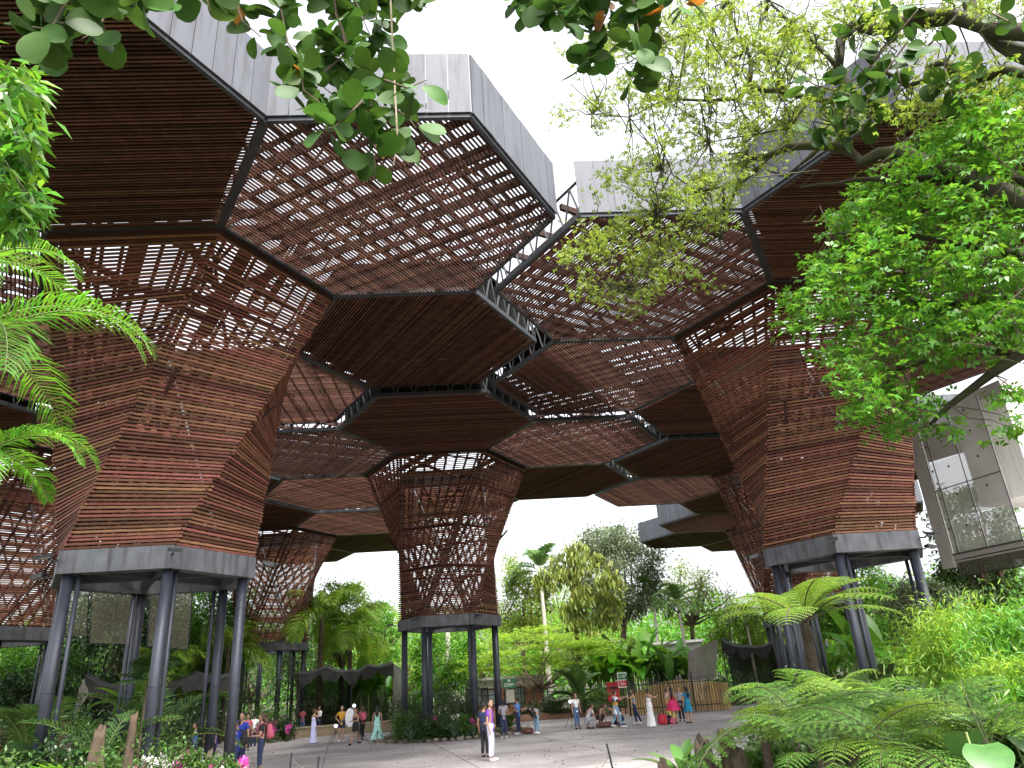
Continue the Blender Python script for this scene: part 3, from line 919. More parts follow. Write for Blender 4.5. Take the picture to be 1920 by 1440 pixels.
def tree(name, label, px, d, top_y, wpx, m, leaf=0.24, nclump=60, per=90, flat=0.75, base_f=0.35, cat='tree', group=None, trunk=bark, seed=0, tpl=(QUADLEAF_V, QUADLEAF_F), cr=None, droop=0.25, shell=0.5, zbase=0.0, lw=0.5, lean=0.0):
    rg = np.random.default_rng(seed + 100)
    nclump = int(nclump * 1.35); per = int(per * 1.5)
    base = col(px, d, zbase)
    ztop = atd(px, top_y, d)[2]
    W = wpx / FPX * d * 1.05
    H = ztop - zbase
    zc = zbase + H * (base_f + 1) / 2
    ctr = np.array([base[0] + lean, base[1], zc])
    rad = np.array([W / 2, W / 2, H * (1 - base_f) / 2]) * 0.9
    root = empty(name, base, label, cat, group)
    cr = cr or W * 0.13
    C, P, out = crown_pts(ctr, rad, nclump, per, cr, rg, shell, flat)
    D = nrmz(out * 0.6 + rand_dirs(len(P), rg) * 0.8 - np.array([0, 0, droop]))
    N = nrmz(np.array([0, 0, 1.0]) + rand_dirs(len(P), rg) * 0.7)
    V, F = scatter(P, D, N, leaf * (0.7 + 0.6 * rg.random(len(P))), leaf * lw, tpl)
    leaf_obj('crown', V, F, m, root)
    t = MB()
    tr = max(0.1, 0.022 * H)
    fork = np.array([base[0] + lean * 0.4, base[1], zbase + H * (base_f + 0.05)])
    limb(t, base - (0, 0, 0.2), fork, tr, tr * 0.75, seed, wob=0.02)
    for i in range(0, nclump, max(1, nclump // 14)):
        limb(t, fork, C[i], tr * 0.5, 0.03, seed + i, n=4, wob=0.07, sides=5)
    t.build('trunk', trunk, root, smooth=True)
    return root

# --- blades, fronds and other leaf shapes used as parts
def blade(name, L, W, m, n=8, curve=0.5, fold=0.25, prof=None, base=0.0, wave=0.0, pitch=0.0):
    """leaf along +X from the origin, bending down by `curve` radians"""
    prof = prof or (lambda s: math.sin(math.pi * min(1, s * 0.92 + 0.08)) ** 0.7)
    V, F = [], []
    x = z = 0.0; a = pitch
    for i in range(n + 1):
        s = i / n
        w = W / 2 * prof(s)
        nx, nz = -math.sin(a), math.cos(a)
        wv = wave * math.sin(s * 21)
        V += [(x, 0, z), (x + nx * fold * w, -w, z + nz * fold * w + wv * w), (x + nx * fold * w, w, z + nz * fold * w - wv * w)]
        a -= curve / n
        x += math.cos(a) * L / n; z += math.sin(a) * L / n
    for i in range(n):
        b = 3 * i
        F += [(b, b + 1, b + 4, b + 3), (b, b + 3, b + 5, b + 2)]
    return mesh_np(name, V, F, m, smooth=True)
def stick(mb, pts, r0, r1, sides=5):
    mb.tube(pts, list(np.linspace(r0, r1, len(pts))), sides)
def frond_mesh(name, L, arch, nl, ll, lw, m, stem, a0=0.6, droop=0.5, start=0.15, fold=0.35, seed=0, keep=1.0, stem_r=0.02, sweep=0.75):
    rg = np.random.default_rng(seed)
    mb = MB()
    n = 14
    pts, tan = [], []
    x = z = 0.0
    for i in range(n + 1):
        a = a0 - arch * (i / n) ** 1.3
        pts.append(np.array([x, 0, z])); tan.append(np.array([math.cos(a), 0, math.sin(a)]))
        x += math.cos(a) * L / n; z += math.sin(a) * L / n
    stick(mb, pts, stem_r, stem_r * 0.25)
    for k in range(nl):
        s = start + (1 - start) * (k + 0.5) / nl
        f = s * n; i = min(int(f), n - 1); f -= i
        p = pts[i] * (1 - f) + pts[i + 1] * f
        t = tan[i]
        up = np.array([-t[2], 0, t[0]])
        pr = (math.sin(math.pi * (0.12 + 0.86 * (s - start) / (1 - start))) ** 0.6)
        for sg in (-1, 1):
            if rg.random() > keep: continue
            d = nrmz(t * sweep + np.array([0, sg * 1.0, 0]) + up * fold + rg.normal(size=3) * 0.05)
            l = ll * pr * rg.uniform(0.85, 1.1)
            q1 = p + d * l * 0.5
            d2 = nrmz(d - np.array([0, 0, droop * rg.uniform(0.7, 1.3)]))
            q2 = q1 + d2 * l * 0.5
            wv = nrmz(np.cross(d, np.cross(d, np.array([0, sg * 0.3, 1.0])) + 1e-6)); wv = nrmz(np.cross(d, up) + 1e-6) * lw / 2
            mb.raw([p - wv * 0.5, p + wv * 0.5, q1 - wv, q1 + wv, q2 - wv * 0.12, q2 + wv * 0.12], [(0, 1, 3, 2), (2, 3, 5, 4)], 1)
    V = np.concatenate(mb.V)
    return mesh_np(name, V, mb.F, [stem, m], mb.M)
def fern_mesh(name, L, arch, npn, pl, m, stem, a0=0.9, seed=0, sub=9, droop=0.25, start=0.2, stem_r=0.012, sw=0.16):
    """a bipinnate frond: every pinna carries its own small leaflets"""
    rg = np.random.default_rng(seed)
    mb = MB(); n = 14; pts, tan = [], []
    x = z = 0.0
    for i in range(n + 1):
        a = a0 - arch * (i / n) ** 1.2
        pts.append(np.array([x, 0, z])); tan.append(np.array([math.cos(a), 0, math.sin(a)]))
        x += math.cos(a) * L / n; z += math.sin(a) * L / n
    stick(mb, pts, stem_r, stem_r * 0.3)
    V0, F0 = [], []
    for k in range(npn):
        s = start + (1 - start) * (k + 0.5) / npn
        f = s * n; i = min(int(f), n - 1); f -= i
        p = pts[i] * (1 - f) + pts[i + 1] * f; t = tan[i]; up = np.array([-t[2], 0, t[0]])
        q = (s - start) / (1 - start)
        l = pl * (math.sin(math.pi * (0.18 + 0.8 * q)) ** 0.75) * rg.uniform(0.92, 1.06)
        for sg in (-1, 1):
            d = nrmz(t * 0.42 + np.array([0, sg, 0]) + up * 0.12)
            for j in range(sub):
                u = (j + 0.5) / sub
                c0 = p + d * l * u - np.array([0, 0, droop * l * u * u])
                dd = nrmz(d - np.array([0, 0, 2 * droop * u]))
                sd = nrmz(np.cross(dd, up)); w = l * sw * (1 - u * 0.72)
                e = dd * l / sub
                for sj in (-1, 1):
                    b = len(V0)
                    V0 += [c0, c0 + e * 0.9, c0 + e * 1.05 + sd * sj * w - np.array([0, 0, 0.15 * w]), c0 + e * 0.45 + sd * sj * w * 0.95 - np.array([0, 0, 0.15 * w])]
                    F0.append((b, b + 1, b + 2, b + 3))
    mb.raw(V0, F0, 1)
    return mesh_np(name, np.concatenate(mb.V), mb.F, [stem, m], mb.M)
def fan_mesh(name, R, m, stem, n=22, pet=0.6, spread=300, a0=1.1, fold=0.1):
    mb = MB()
    tip = np.array([math.cos(a0) * pet, 0, math.sin(a0) * pet])
    stick(mb, [np.zeros(3), tip * 0.5 + (0, 0, 0.02), tip], 0.014, 0.009)
    ax = np.array([math.cos(a0 - 0.5), 0, math.sin(a0 - 0.5)]); sd = np.array([0, 1.0, 0]); nm = np.cross(ax, sd)
    for k in range(n):
        a = math.radians(-spread / 2 + spread * k / (n - 1))
        d = ax * math.cos(a) + sd * math.sin(a); w = np.cross(nm, d)
        r = R * (0.82 + 0.18 * math.cos(a / 2))
        da = math.radians(spread / n) * 0.5
        m0, m1 = tip + d * r * 0.62, tip + d * r - np.array([0, 0, 0.12 * r])
        ww = r * 0.62 * math.tan(da)
        mb.raw([tip, m0 - w * ww, m1, m0 + w * ww, m0 + nm * fold * ww * 2], [(0, 1, 4), (0, 4, 3), (1, 2, 4), (4, 2, 3)], 1)
    return mesh_np(name, np.concatenate(mb.V), mb.F, [stem, m], mb.M)
def part(name, me, parent, loc=(0, 0, 0), rz=0.0, ry=0.0, rx=0.0, sc=1.0):
    o = bpy.data.objects.new(name, me)
    COL.objects.link(o)
    o.parent = parent
    o.location = loc
    o.rotation_euler = (rx, ry, rz)
    o.scale = (sc, sc, sc)
    return o
def proto(name, cat):
    o = bpy.data.objects.new(name, None)
    COL.objects.link(o)
    o['category'] = cat
    WLOC[o.name] = np.zeros(3)
    return o
USED = set()
def put(p, loc, rz=None, sc=1.0, label=None, group=None, tilt=None):
    first = p.name not in USED
    USED.add(p.name)
    return place(p, first, loc, random.uniform(0, 6.28) if rz is None else rz, sc, label, group, tilt)

# palm with feather fronds (local prototype of height h)
def make_palm(name, h, nf, L, ll, m, arch=1.7, a0=1.0, trunk_r=0.12, lw=0.05, nl=30, droop=0.6, trunk=bark, seed=0, variants=3, shaft=None):
    root = proto(name, 'palm')
    rg = random.Random(seed)
    if h > 0:
        mb = MB(); nseg = 14
        bend = rg.uniform(-0.03, 0.03) * h
        for i in range(1):
            pts = [np.array([bend * (k / nseg) ** 2, 0, h * k / nseg - 0.1 * (k == 0)]) for k in range(nseg + 1)]
            rad = [trunk_r * (1.25 - 0.45 * k / nseg) * (1 + 0.07 * (k % 2)) for k in range(nseg + 1)]
            mb.tube(pts, rad, 8)
        part('trunk', mesh_np('trunk', np.concatenate(mb.V), mb.F, trunk, smooth=True), root)
        top = pts[-1]
    else:
        top = np.zeros(3)
    if shaft:
        mb = MB(); mb.tube([top - (0, 0, 0.1), top + (0, 0, shaft * 0.5), top + (0, 0, shaft)], [trunk_r * 0.95, trunk_r * 1.0, trunk_r * 0.5], 8)
        part('crownshaft', mesh_np('crownshaft', np.concatenate(mb.V), mb.F, stem_g, smooth=True), root)
        top = top + np.array([0, 0, shaft * 0.9])
    fm = [frond_mesh('frond', L * f, arch * g, nl, ll, lw, m, stem_g, a0=a, droop=droop, seed=seed + i) for i, (f, g, a) in enumerate(((1, 1, a0), (0.95, 1.15, a0 * 0.55), (1.0, 0.9, a0 * 0.15), (0.8, 0.7, a0 * 1.25))[:variants + 1])]
    for k in range(nf):
        part('frond', fm[k % len(fm)], root, top, rz=k * 2.399 + rg.uniform(-.2, .2), rx=rg.uniform(-.15, .15), sc=rg.uniform(0.85, 1.08))
    return root

# ================================================================== far garden
BG = 'broadleaf trees beyond the plaza'
def bgtree(desc, *a, **k):
    return tree('broadleaf_tree', desc, *a, group=BG, **k)
bgtree('rounded mid green tree left of the middle tower', 640, 63, 1072, 110, lf_lime, nclump=55, per=90, seed=1, base_f=0.3)
bgtree('small dark green tree top beside the left rim of the middle tower', 712, 68, 1108, 85, lf_bright, nclump=45, per=80, seed=2, base_f=0.3)
bgtree('leafy tree standing behind the steel legs of the middle tower', 830, 58, 1165, 150, lf_bright, nclump=60, per=90, seed=3, base_f=0.25)
bgtree('yellowish tree right behind the middle tower', 985, 66, 1032, 120, lf_yellow, nclump=60, per=90, seed=4, base_f=0.3, shell=0.4)
bgtree('tall dense grey green tree against the white sky', 1180, 72, 968, 185, lf_grey, nclump=90, per=110, seed=5, base_f=0.35, leaf=0.3)
bgtree('airy light green tree under the far right fascia', 1310, 76, 1045, 150, lf_yellow, nclump=45, per=60, seed=6, base_f=0.45, shell=0.35)
bgtree('bushy green tree left of the right towers', 1395, 70, 1120, 120, lf_lime, nclump=50, per=90, seed=7, base_f=0.2)
bgtree('dark tree framed between the left steel legs', 215, 52, 1085, 190, lf_dark, nclump=60, per=90, seed=8, base_f=0.15)
bgtree('sunlit tree right of the hanging mesh screens', 385, 56, 1070, 150, lf_bright, nclump=60, per=90, seed=9, base_f=0.2)
bgtree('bright tree under the ring of the leftmost tower', 40, 54, 1190, 200, lf_bright, nclump=60, per=90, seed=10, base_f=0.2)
bgtree('dark shrub tree under the leftmost tower', 60, 46, 1240, 130, lf_dark, nclump=40, per=80, seed=11, base_f=0.15, leaf=0.2)
bgtree('green tree between the far left tower and the white trunk', 560, 72, 1100, 160, lf_mid, nclump=50, per=80, seed=12, base_f=0.2)
bgtree('light green tree behind the right tower legs', 1640, 56, 1045, 180, lf_bright, nclump=60, per=90, seed=13, base_f=0.15)
bgtree('dark crowned tree right of the outermost right leg', 1765, 50, 1065, 130, lf_grey, nclump=50, per=80, seed=14, base_f=0.3)
bgtree('bright tree glimpsed behind the glazed pavilion', 1895, 44, 850, 130, lf_mid, nclump=60, per=80, seed=15, base_f=0.3)
bgtree('tree closing the view between the right towers', 1500, 80, 1120, 200, lf_lime, nclump=60, per=80, seed=16, base_f=0.15)
bgtree('pale tree behind the fishtail palm', 1075, 84, 1060, 190, lf_lime, nclump=60, per=80, seed=17, base_f=0.15)
bgtree('far tree right of the green sign', 900, 86, 1110, 150, lf_lime, nclump=50, per=80, seed=18, base_f=0.15)
bgtree('far tree left of the black tent', 470, 84, 1120, 240, lf_dark, nclump=60, per=90, seed=19, base_f=0.1)
bgtree('far tree above the long black tent', 760, 88, 1120, 200, lf_lime, nclump=55, per=80, seed=20, base_f=0.1)
bgtree('far dark tree behind the left screens', 300, 78, 1110, 260, lf_dark, nclump=60, per=90, seed=21, base_f=0.05)
bgtree('far tree behind the small right tent', 1700, 72, 1110, 230, lf_mid, nclump=60, per=90, seed=22, base_f=0.05)
bgtree('tall dark tree behind the hanging mesh screens', 240, 62, 1050, 330, lf_mid, nclump=95, per=110, seed=24, base_f=0.05)
bgtree('far tree at the left border', 90, 82, 1160, 240, lf_mid, nclump=55, per=90, seed=23, base_f=0.05)
# a wood far behind that closes the view
rgw = np.random.default_rng(55)
C = np.array([col(x, rgw.uniform(100, 125), 0) + (0, 0, rgw.uniform(1.0, 10.5)) for x in rgw.uniform(-250, 2250, 900)])
P = (C[:, None, :] + rgw.normal(size=(900, 60, 3)) * np.array([1.7, 1.7, 1.3])).reshape(-1, 3)
P[:, 2] = np.maximum(P[:, 2], 0.1)
V, F = scatter(P, rand_dirs(len(P), rgw), rand_dirs(len(P), rgw) + (0, 0, 1), 0.7, 0.45)
o = link(bpy.data.objects.new('far_wood', mesh_np('far_wood', V, F, lf_bright)))
tag(o, 'far wood closing the garden behind the towers', 'wood', kind='stuff')

V, F = scatter(LPz, np.concatenate([rgq.normal(size=(len(LPz), 2)), np.zeros((len(LPz), 1))], 1), np.tile((0, 0, 1.0), (len(LPz), 1)) + rgq.normal(size=(len(LPz), 3)) * .15, 0.11 * rgq.uniform(.5, 1.3, len(LPz)), 0.05)
o = link(bpy.data.objects.new('fallen_leaves', mesh_np('fallen_leaves', V, F, mat('dry_leaf', (0.12, 0.075, 0.035), 0.8, var=0.4))))
tag(o, 'fallen dry leaves strewn over the plaza floor', 'leaves', kind='stuff')
# layered light green tree behind the sign
rgl = np.random.default_rng(31)
base = col(1010, 57)
lt = empty('layered_tree', base, 'spreading light green tree with layered feathery tiers above the green sign', 'tree')
mb = MB(); Ps = []
fork = base + np.array([0, 0, 1.3])
for s in (-0.25, 0.15): limb(mb, base + (s, 0, -0.1), fork + (s * 2, 0, 0.3), 0.09, 0.07, int(s * 100) + 60, wob=0.03)
for i in range(26):
    px, py = rgl.uniform(885, 1112), rgl.uniform(1178, 1262)
    if py < 1205 and abs(px - 1000) > 80: py += 25
    t = atd(px, py, 57 + rgl.uniform(-3, 3))
    limb(mb, fork + (rgl.uniform(-.4, .4), 0, 0.3), t, 0.05, 0.012, i + 300, n=4, wob=0.06, sides=5, sag=-0.05)
    Ps.append(t + rgl.normal(size=(230, 3)) * np.array([0.9, 0.9, 0.1]))
Ps = np.concatenate(Ps)
V, F = scatter(Ps, rand_dirs(len(Ps), rgl) * (1, 1, 0.25), np.tile((0, 0, 1.0), (len(Ps), 1)) + rand_dirs(len(Ps), rgl) * 0.3, 0.3, 0.32, (PIN_V, PIN_F))
leaf_obj('crown', V, F, lf_lime, lt)
mb.build('trunk', bark, lt, smooth=True)

# palms
pal_a = make_palm('feather_palm', 9.0, 16, 3.6, 1.0, lf_mid, trunk_r=0.16, lw=0.1, nl=26, seed=3, shaft=1.0, trunk=bark_pale)
pal_b = make_palm('arching_palm', 5.5, 16, 3.8, 1.2, lf_lime, trunk_r=0.15, lw=0.12, nl=24, seed=5, arch=2.1, droop=1.0)
def at_palm(p, px, d, ytop, h0, label, rz=None):
    z = atd(px, ytop, d)[2]
    put(p, col(px, d), rz=rz, sc=max(0.35, z / h0), label=label, group='palms beyond the plaza')
at_palm(pal_a, 1292, 62, 1092, 12.0, 'feather palm with a pale trunk right of the grey green tree')
at_palm(pal_a, 1415, 58, 1125, 12.0, 'feather palm beside the right towers')
at_palm(pal_a, 1240, 70, 1080, 12.0, 'slender feather palm behind the banana plants')
at_palm(pal_b, 598, 56, 1078, 8.0, 'arching palm next to the far left tower')
at_palm(pal_b, 655, 58, 1110, 8.0, 'drooping palm above the long black tent')
at_palm(pal_b, 420, 50, 1150, 8.0, 'palm glimpsed behind the right leg of the left tower')
at_palm(pal_b, 300, 44, 1195, 8.0, 'palm under the hanging mesh screens')
at_palm(pal_b, 1580, 60, 1120, 8.0, 'palm between the right tower legs')
at_palm(pal_a, 1030, 64, 1020, 12.0, 'palm with upright fronds beside the yellowish tree')
at_palm(pal_b, 1470, 66, 1165, 8.0, 'low palm left of the second right tower')
# white trunk behind the middle legs
o = MB().tube([col(842, 57, -0.1), col(842, 57, 3), col(841, 57, 6.0)], [0.26, 0.24, 0.2], 10).build('trunk', bark_pale, None)
at_ = o; tag(o, 'straight white palm trunk between the middle tower legs', 'palm trunk'); o.name = 'palm_trunk'
# fishtail palm
fp = empty('fishtail_palm', col(1090, 60), 'tall fishtail palm with hanging yellow green tiers in the middle distance', 'palm')
mb = MB(); mb.tube([col(1090, 60, -0.1), col(1088, 60, 6), col(1086, 60, 11.5)], [0.22, 0.2, 0.14], 9); mb.build('trunk', bark, fp, smooth=True)
rgf = np.random.default_rng(8)
fish_m = mat('leaf_fishtail', (0.2, 0.25, 0.045), 0.5, var=0.35, hue=0.025, transl=0.45)
for (px, py, w, hgt, side) in ((1110, 1048, 66, 44, 1), (1060, 1040, 56, 46, -1), (1140, 1078, 46, 34, 1), (1058, 1072, 44, 34, -1), (1092, 1100, 36, 36, -1), (1138, 1118, 48, 32, 1), (1075, 1130, 46, 34, -1), (1135, 1150, 46, 34, 1), (1085, 1160, 44, 30, -1), (1020, 1075, 40, 36, -1), (1085, 1022, 40, 40, 1)):
    ctr = atd(px, py, 59 + rgf.uniform(-1.5, 1.5)); n = 170
    sx = w / FPX * 60
    xx = rgf.uniform(-0.5, 0.5, n)
    top = ctr + cR * (xx * sx)[:, None] + np.array([0, 0, 1.0]) * ((0.22 - xx ** 2) * sx)[:, None] + rgf.normal(size=(n, 3)) * 0.14
    Pn = top - np.array([0, 0, 1.0]) * (rgf.random(n) * hgt / FPX * 60 * 0.8)[:, None]
    V, F = scatter(Pn, nrmz(np.array([0, 0, -1.0]) + rgf.normal(size=(n, 3)) * 0.25), rand_dirs(n, rgf), 0.62, 0.2)
    q = leaf_obj('frond', V, F, fish_m, fp)
    mb = MB(); a = col(1088, 60, max(3.5, ctr[2] - 0.8)); limb(mb, a, ctr + (0, 0, 0.6), 0.05, 0.02, 3, n=4, wob=0.02, sides=5, sag=0.1); mb.build('frond_stem', stem_g, fp)

# banana / heliconia clumps
def make_banana(seed, h=3.4, n=9, m=lf_bright):
    r = random.Random(seed)
    root = proto('banana_plant', 'plant')
    me = [blade('leaf', h * 0.5 * f, 0.5, m, n=9, curve=c, fold=0.3, wave=0.05, prof=lambda s: (math.sin(math.pi * (0.04 + 0.93 * s)) ** 0.45)) for f, c in ((1, 0.9), (0.9, 0.4), (1.05, 1.5))]
    for k in range(n):
        x, y = r.uniform(-.55, .55), r.uniform(-.55, .55); hh = h * r.uniform(0.35, 0.62)
        mb = MB(); mb.tube([(x, y, -0.05), (x * 1.1, y * 1.1, hh * 0.5), (x * 1.2, y * 1.2, hh)], [0.05, 0.04, 0.03], 6)
        part('cane', mesh_np('cane', np.concatenate(mb.V), mb.F, stem_g, smooth=True), root)
        for j in range(2):
            part('leaf', me[(k + j) % 3], root, (x * 1.2, y * 1.2, hh), rz=r.uniform(0, 6.28), ry=-r.uniform(0.7, 1.45), sc=r.uniform(0.8, 1.1))
    return root
ban1, ban2 = make_banana(1), make_banana(2, m=lf_mid)
ORD = ['first', 'second', 'third', 'fourth', 'fifth', 'sixth', 'seventh', 'eighth', 'ninth', 'tenth', 'eleventh']
spots = [(1118, 52, 1.0), (1138, 51, 1.15), (1160, 53, 1.05), (1180, 51, 1.2), (1202, 52, 1.3), (1226, 53, 1.2), (1246, 52, 1.05), (1262, 54, 1.15), (1285, 53, 1.0), (1150, 56, 1.35), (1215, 57, 1.4)]
spots.sort()
for i, (px, d, s) in enumerate(spots):
    put((ban1, ban2)[i % 3 == 2], col(px, d + 6), sc=s * 1.2, label=ORD[i] + ' banana plant from the left in the row behind the bar fence', group='banana plants behind the fence')
for px, d, s, lb in ((690, 54, 1.35, 'banana plant with pale paddle leaves rising above the long black tent'), (735, 56, 1.1, 'smaller banana plant by the grey tent flap'), (1640, 40, 1.3, 'banana plant with torn leaves between the right steel legs'), (1555, 50, 1.1, 'banana plant behind the second right tower legs'), (385, 47, 1.1, 'banana plant right of the hanging screens'), (800, 50, 1.0, 'banana plant between the middle tower legs'), (250, 40, 1.1, 'banana plant behind the front left leg')):
    put(ban1, col(px, d), sc=s, label=lb, group='single banana plants')
# cycad
cy = make_palm('cycad', 0.7, 26, 2.3, 0.5, lf_mid, arch=1.25, a0=1.25, trunk_r=0.25, lw=0.07, nl=36, droop=0.15, seed=12)
put(cy, col(1083, 49), rz=0.3, sc=1.2, label='cycad with a wide crown of stiff shiny fronds behind the crouching group')
put(cy, col(952, 36.5), rz=1.3, sc=0.35, label='small cycad at the right end of the middle flower bed')
# low shrubs
def shrub(px, d, wpx, ytop, m, label, leaf=0.12, per=45, nclump=28, seed=0, group=None, zb=0.0, tpl=(QUADLEAF_V, QUADLEAF_F), lw=0.45, flower=None, cat='shrub', droop=0.1):
    rg = np.random.default_rng(seed + 900)
    b = col(px, d, zb); zt_ = max(atd(px, ytop, d)[2], zb + 0.3)
    W = wpx / FPX * d; H = zt_ - zb
    root = empty('shrub', b, label, cat, group)
    ctr = b + (0, 0, H * 0.5)
    Cc, P, out = crown_pts(ctr, (W / 2, W / 2, H / 2), nclump, per, W * 0.22, rg, 0.3, 0.9)
    P[:, 2] = np.maximum(P[:, 2], zb + 0.03)
    V, F = scatter(P, nrmz(out * 0.5 + rand_dirs(len(P), rg) - (0, 0, droop)), rand_dirs(len(P), rg) * 0.7 + (0, 0, 1), leaf * (0.7 + 0.6 * rg.random(len(P))), leaf * lw, tpl)
    leaf_obj('foliage', V, F, m, root)
    mb = MB()
    for i in range(6): limb(mb, b - (0, 0, 0.05), Cc[i], 0.03, 0.01, i, n=3, sides=4)
    mb.build('stem', bark, root)
    if flower:
        n = 26
        d_ = rand_dirs(n, rg); d_[:, 2] = abs(d_[:, 2]); d_[:, 1] = -abs(d_[:, 1])
        Pf = ctr + d_ * np.array([W / 2, W / 2, H / 2]) * 1.02
        fl = MB()
        for p in Pf: fl.ball(p, 0.06, 5, 4)
        fl.build('blossom', flower, root)
    return root
k = 0
for px, d, w, yt, m, lb in ((1030, 49, 60, 1312, lf_dark, 'dark shrub under the layered tree'), (1100, 50, 70, 1300, lf_bright, 'light shrub right of the cycad'), (1140, 52, 70, 1290, lf_mid, 'shrub by the red box'), (985, 50, 50, 1315, lf_dark, 'dark shrub left of the cycad'),
                            (870, 45, 70, 1262, lf_dark, 'shrub right of the dark middle legs'), (815, 43, 60, 1275, lf_mid, 'shrub behind the middle flower bed'), (762, 44, 50, 1290, lf_grey, 'pale shrub left of the middle flower bed'),
                            (1370, 52, 80, 1262, lf_dark, 'shrub at the end of the bamboo screen'), (1330, 56, 60, 1240, lf_mid, 'shrub behind the tent flap'), (1600, 44, 100, 1215, lf_mid, 'shrub between the second and first right tower'),
                            (1680, 36, 120, 1205, lf_bright, 'bright shrub left of the outermost right leg'), (520, 51, 90, 1255, lf_dark, 'dark shrub under the far left tower'), (450, 50, 70, 1265, lf_mid, 'shrub left of the far left tower'),
                            (240, 31, 170, 1290, lf_dark, 'dark shrub bank behind the left planting'), (110, 30, 110, 1300, lf_dark, 'dark shrub by the brick wall'), (20, 27, 110, 1330, lf_dark, 'dark shrub at the left border'), (345, 33, 110, 1300, lf_dark, 'dark shrub behind the blue shirted visitors'),
                            (650, 55, 120, 1300, lf_dark, 'dark planting inside the long black tent'), (590, 54, 80, 1310, lf_dark, 'dark planting at the left end of the black tent'), (720, 54, 60, 1300, lf_dark, 'dark planting at the right end of the black tent'), (1400, 58, 90, 1245, lf_dark, 'dark planting inside the right tent'), (1450, 60, 90, 1250, lf_dark, 'dark planting behind the right tent pole')):
    k += 1
    shrub(px, d, w, yt, m, lb, seed=k, leaf=0.16, group='shrubs round the plaza')
# ================================================================== foreground planting
bedR0 = bed('R0', 7.0, 9.0, 5.6, 5.6, 0.45, seed=21)
bedR1 = bed('R1', 4.6, 13.6, 2.3, 2.6, 0.18, seed=22)
def zR(p): return max(bedR(p[0], p[1]), bedR0(p[0], p[1]), bedR1(p[0], p[1]), 0.0) - 0.03
# --- ferns
mat('fern_trunk', (0.045, 0.032, 0.022), 0.95, nscale=14, namt=0.5, bump=1.0)
fern_stem = mat('fern_stem', (0.07, 0.085, 0.025), 0.6)
fern_parts = [[fern_mesh('frond', 1.5 * f, a, 13, 0.42, m, fern_stem, sw=0.125, a0=a0, seed=i) for i, (f, a, a0) in enumerate(((1, 1.9, 0.85), (1.1, 1.6, 0.5), (0.95, 2.1, 1.1)))] for m in (lf_fern, lf_fern2)]
def make_fern(name, n, seed, which=0, trunk=0.15, fr=None):
    r = random.Random(seed); root = proto(name, 'fern')
    mb = MB(); mb.tube([(0, 0, -0.1), (0.02, 0, trunk * 0.5), (0, 0, trunk + 0.05)], [0.09, 0.075, 0.06], 8)
    part('stem', mesh_np('stem', np.concatenate(mb.V), mb.F, stump_m, smooth=True), root)
    fr = fr or fern_parts[which]
    for k in range(n):
        part('frond', fr[k % 3], root, (0, 0, trunk), rz=k * 2.399 + r.uniform(-.25, .25), rx=r.uniform(-.2, .2), ry=r.uniform(-.12, .2), sc=r.uniform(0.8, 1.12))
    return root
UNDER = [(1420, 9.6, 120, 1412, lf_mid, 'broad leaved ground plant left of the ferns'), (1650, 9.4, 170, 1395, lf_dark, 'dark ground plants between the big ferns'), (1500, 9.0, 150, 1420, lf_dark, 'ground plants under the broad fern'), (1770, 8.8, 150, 1415, lf_dark, 'dark ground plants right of the ferns'), (1560, 12.5, 170, 1350, lf_dark, 'leafy plants between the fern rows'), (1450, 14.5, 120, 1320, lf_dark, 'dark plants behind the left ferns')]
def fern_at(px, py, d, sc, lb, which=0, n=11, seed=0):
    h = atd(px, py, d); g0 = zR(h); base = v3(h[:2], g0)
    root = empty('fern', base, lb, 'fern', 'ferns in the right planting')
    MB().tube([base - (0, 0, .1), (base + h) / 2 + (.02, 0, 0), h + (0, 0, .05)], [.06, .05, .05], 8).build('stem', MATS['fern_trunk'], root, smooth=True)
    r = random.Random(seed)
    for k in range(int(n * 0.75)):
        part('frond', fern_parts[which][k % 3], root, h - base, rz=k * 2.399 + r.uniform(-.3, .3) + seed, rx=r.uniform(-.25, .25), ry=r.uniform(-.45, .25), sc=sc * 0.8 * r.uniform(0.6, 1.2))
for i, (px, py, d, sc, w, n, lb) in enumerate(((1515, 1375, 9.6, 1.35, 0, 12, 'broad fern with a dark heart left in the right planting'), (1640, 1362, 11, 1.35, 1, 12, 'large fern in the middle of the right planting'), (1735, 1392, 9.6, 1.3, 0, 13, 'large fern with flat fronds at the right of the planting'),
        (1600, 1428, 7.8, 0.95, 1, 11, 'lime fern leaning over the front of the right planting'), (1480, 1330, 13.5, 1.05, 0, 9, 'fern left of the tree fern trunk'), (1800, 1400, 9.2, 1.15, 1, 9, 'fern behind the heart shaped leaf'),
        (1435, 1400, 8.8, 0.7, 1, 9, 'small fern near the front edge'), (1690, 1432, 7.6, 0.95, 0, 11, 'fern at the lower edge left of the heart shaped leaf'), (1860, 1415, 8.4, 0.95, 0, 9, 'fern at the right lower corner'), (1545, 1440, 7.4, 0.75, 0, 8, 'small fern at the lower edge of the planting'),
        (1450, 1345, 13, 0.75, 1, 8, 'thin lime fern behind the stumps'), (1570, 1325, 15, 1.15, 1, 10, 'fern under the tree fern trunk'), (1690, 1325, 16, 1.2, 0, 10, 'fern beside the right back leg'))):
    fern_at(px, py, d, sc, lb, w, n, i)
for i_, (px, d, w, yt, m, lb) in enumerate(UNDER):
    q = col(px, d); shrub(px, d, w, yt, m, lb, seed=400 + i_, leaf=0.13, per=50, nclump=30, lw=0.55, group='ground plants under the ferns', zb=zR(q))
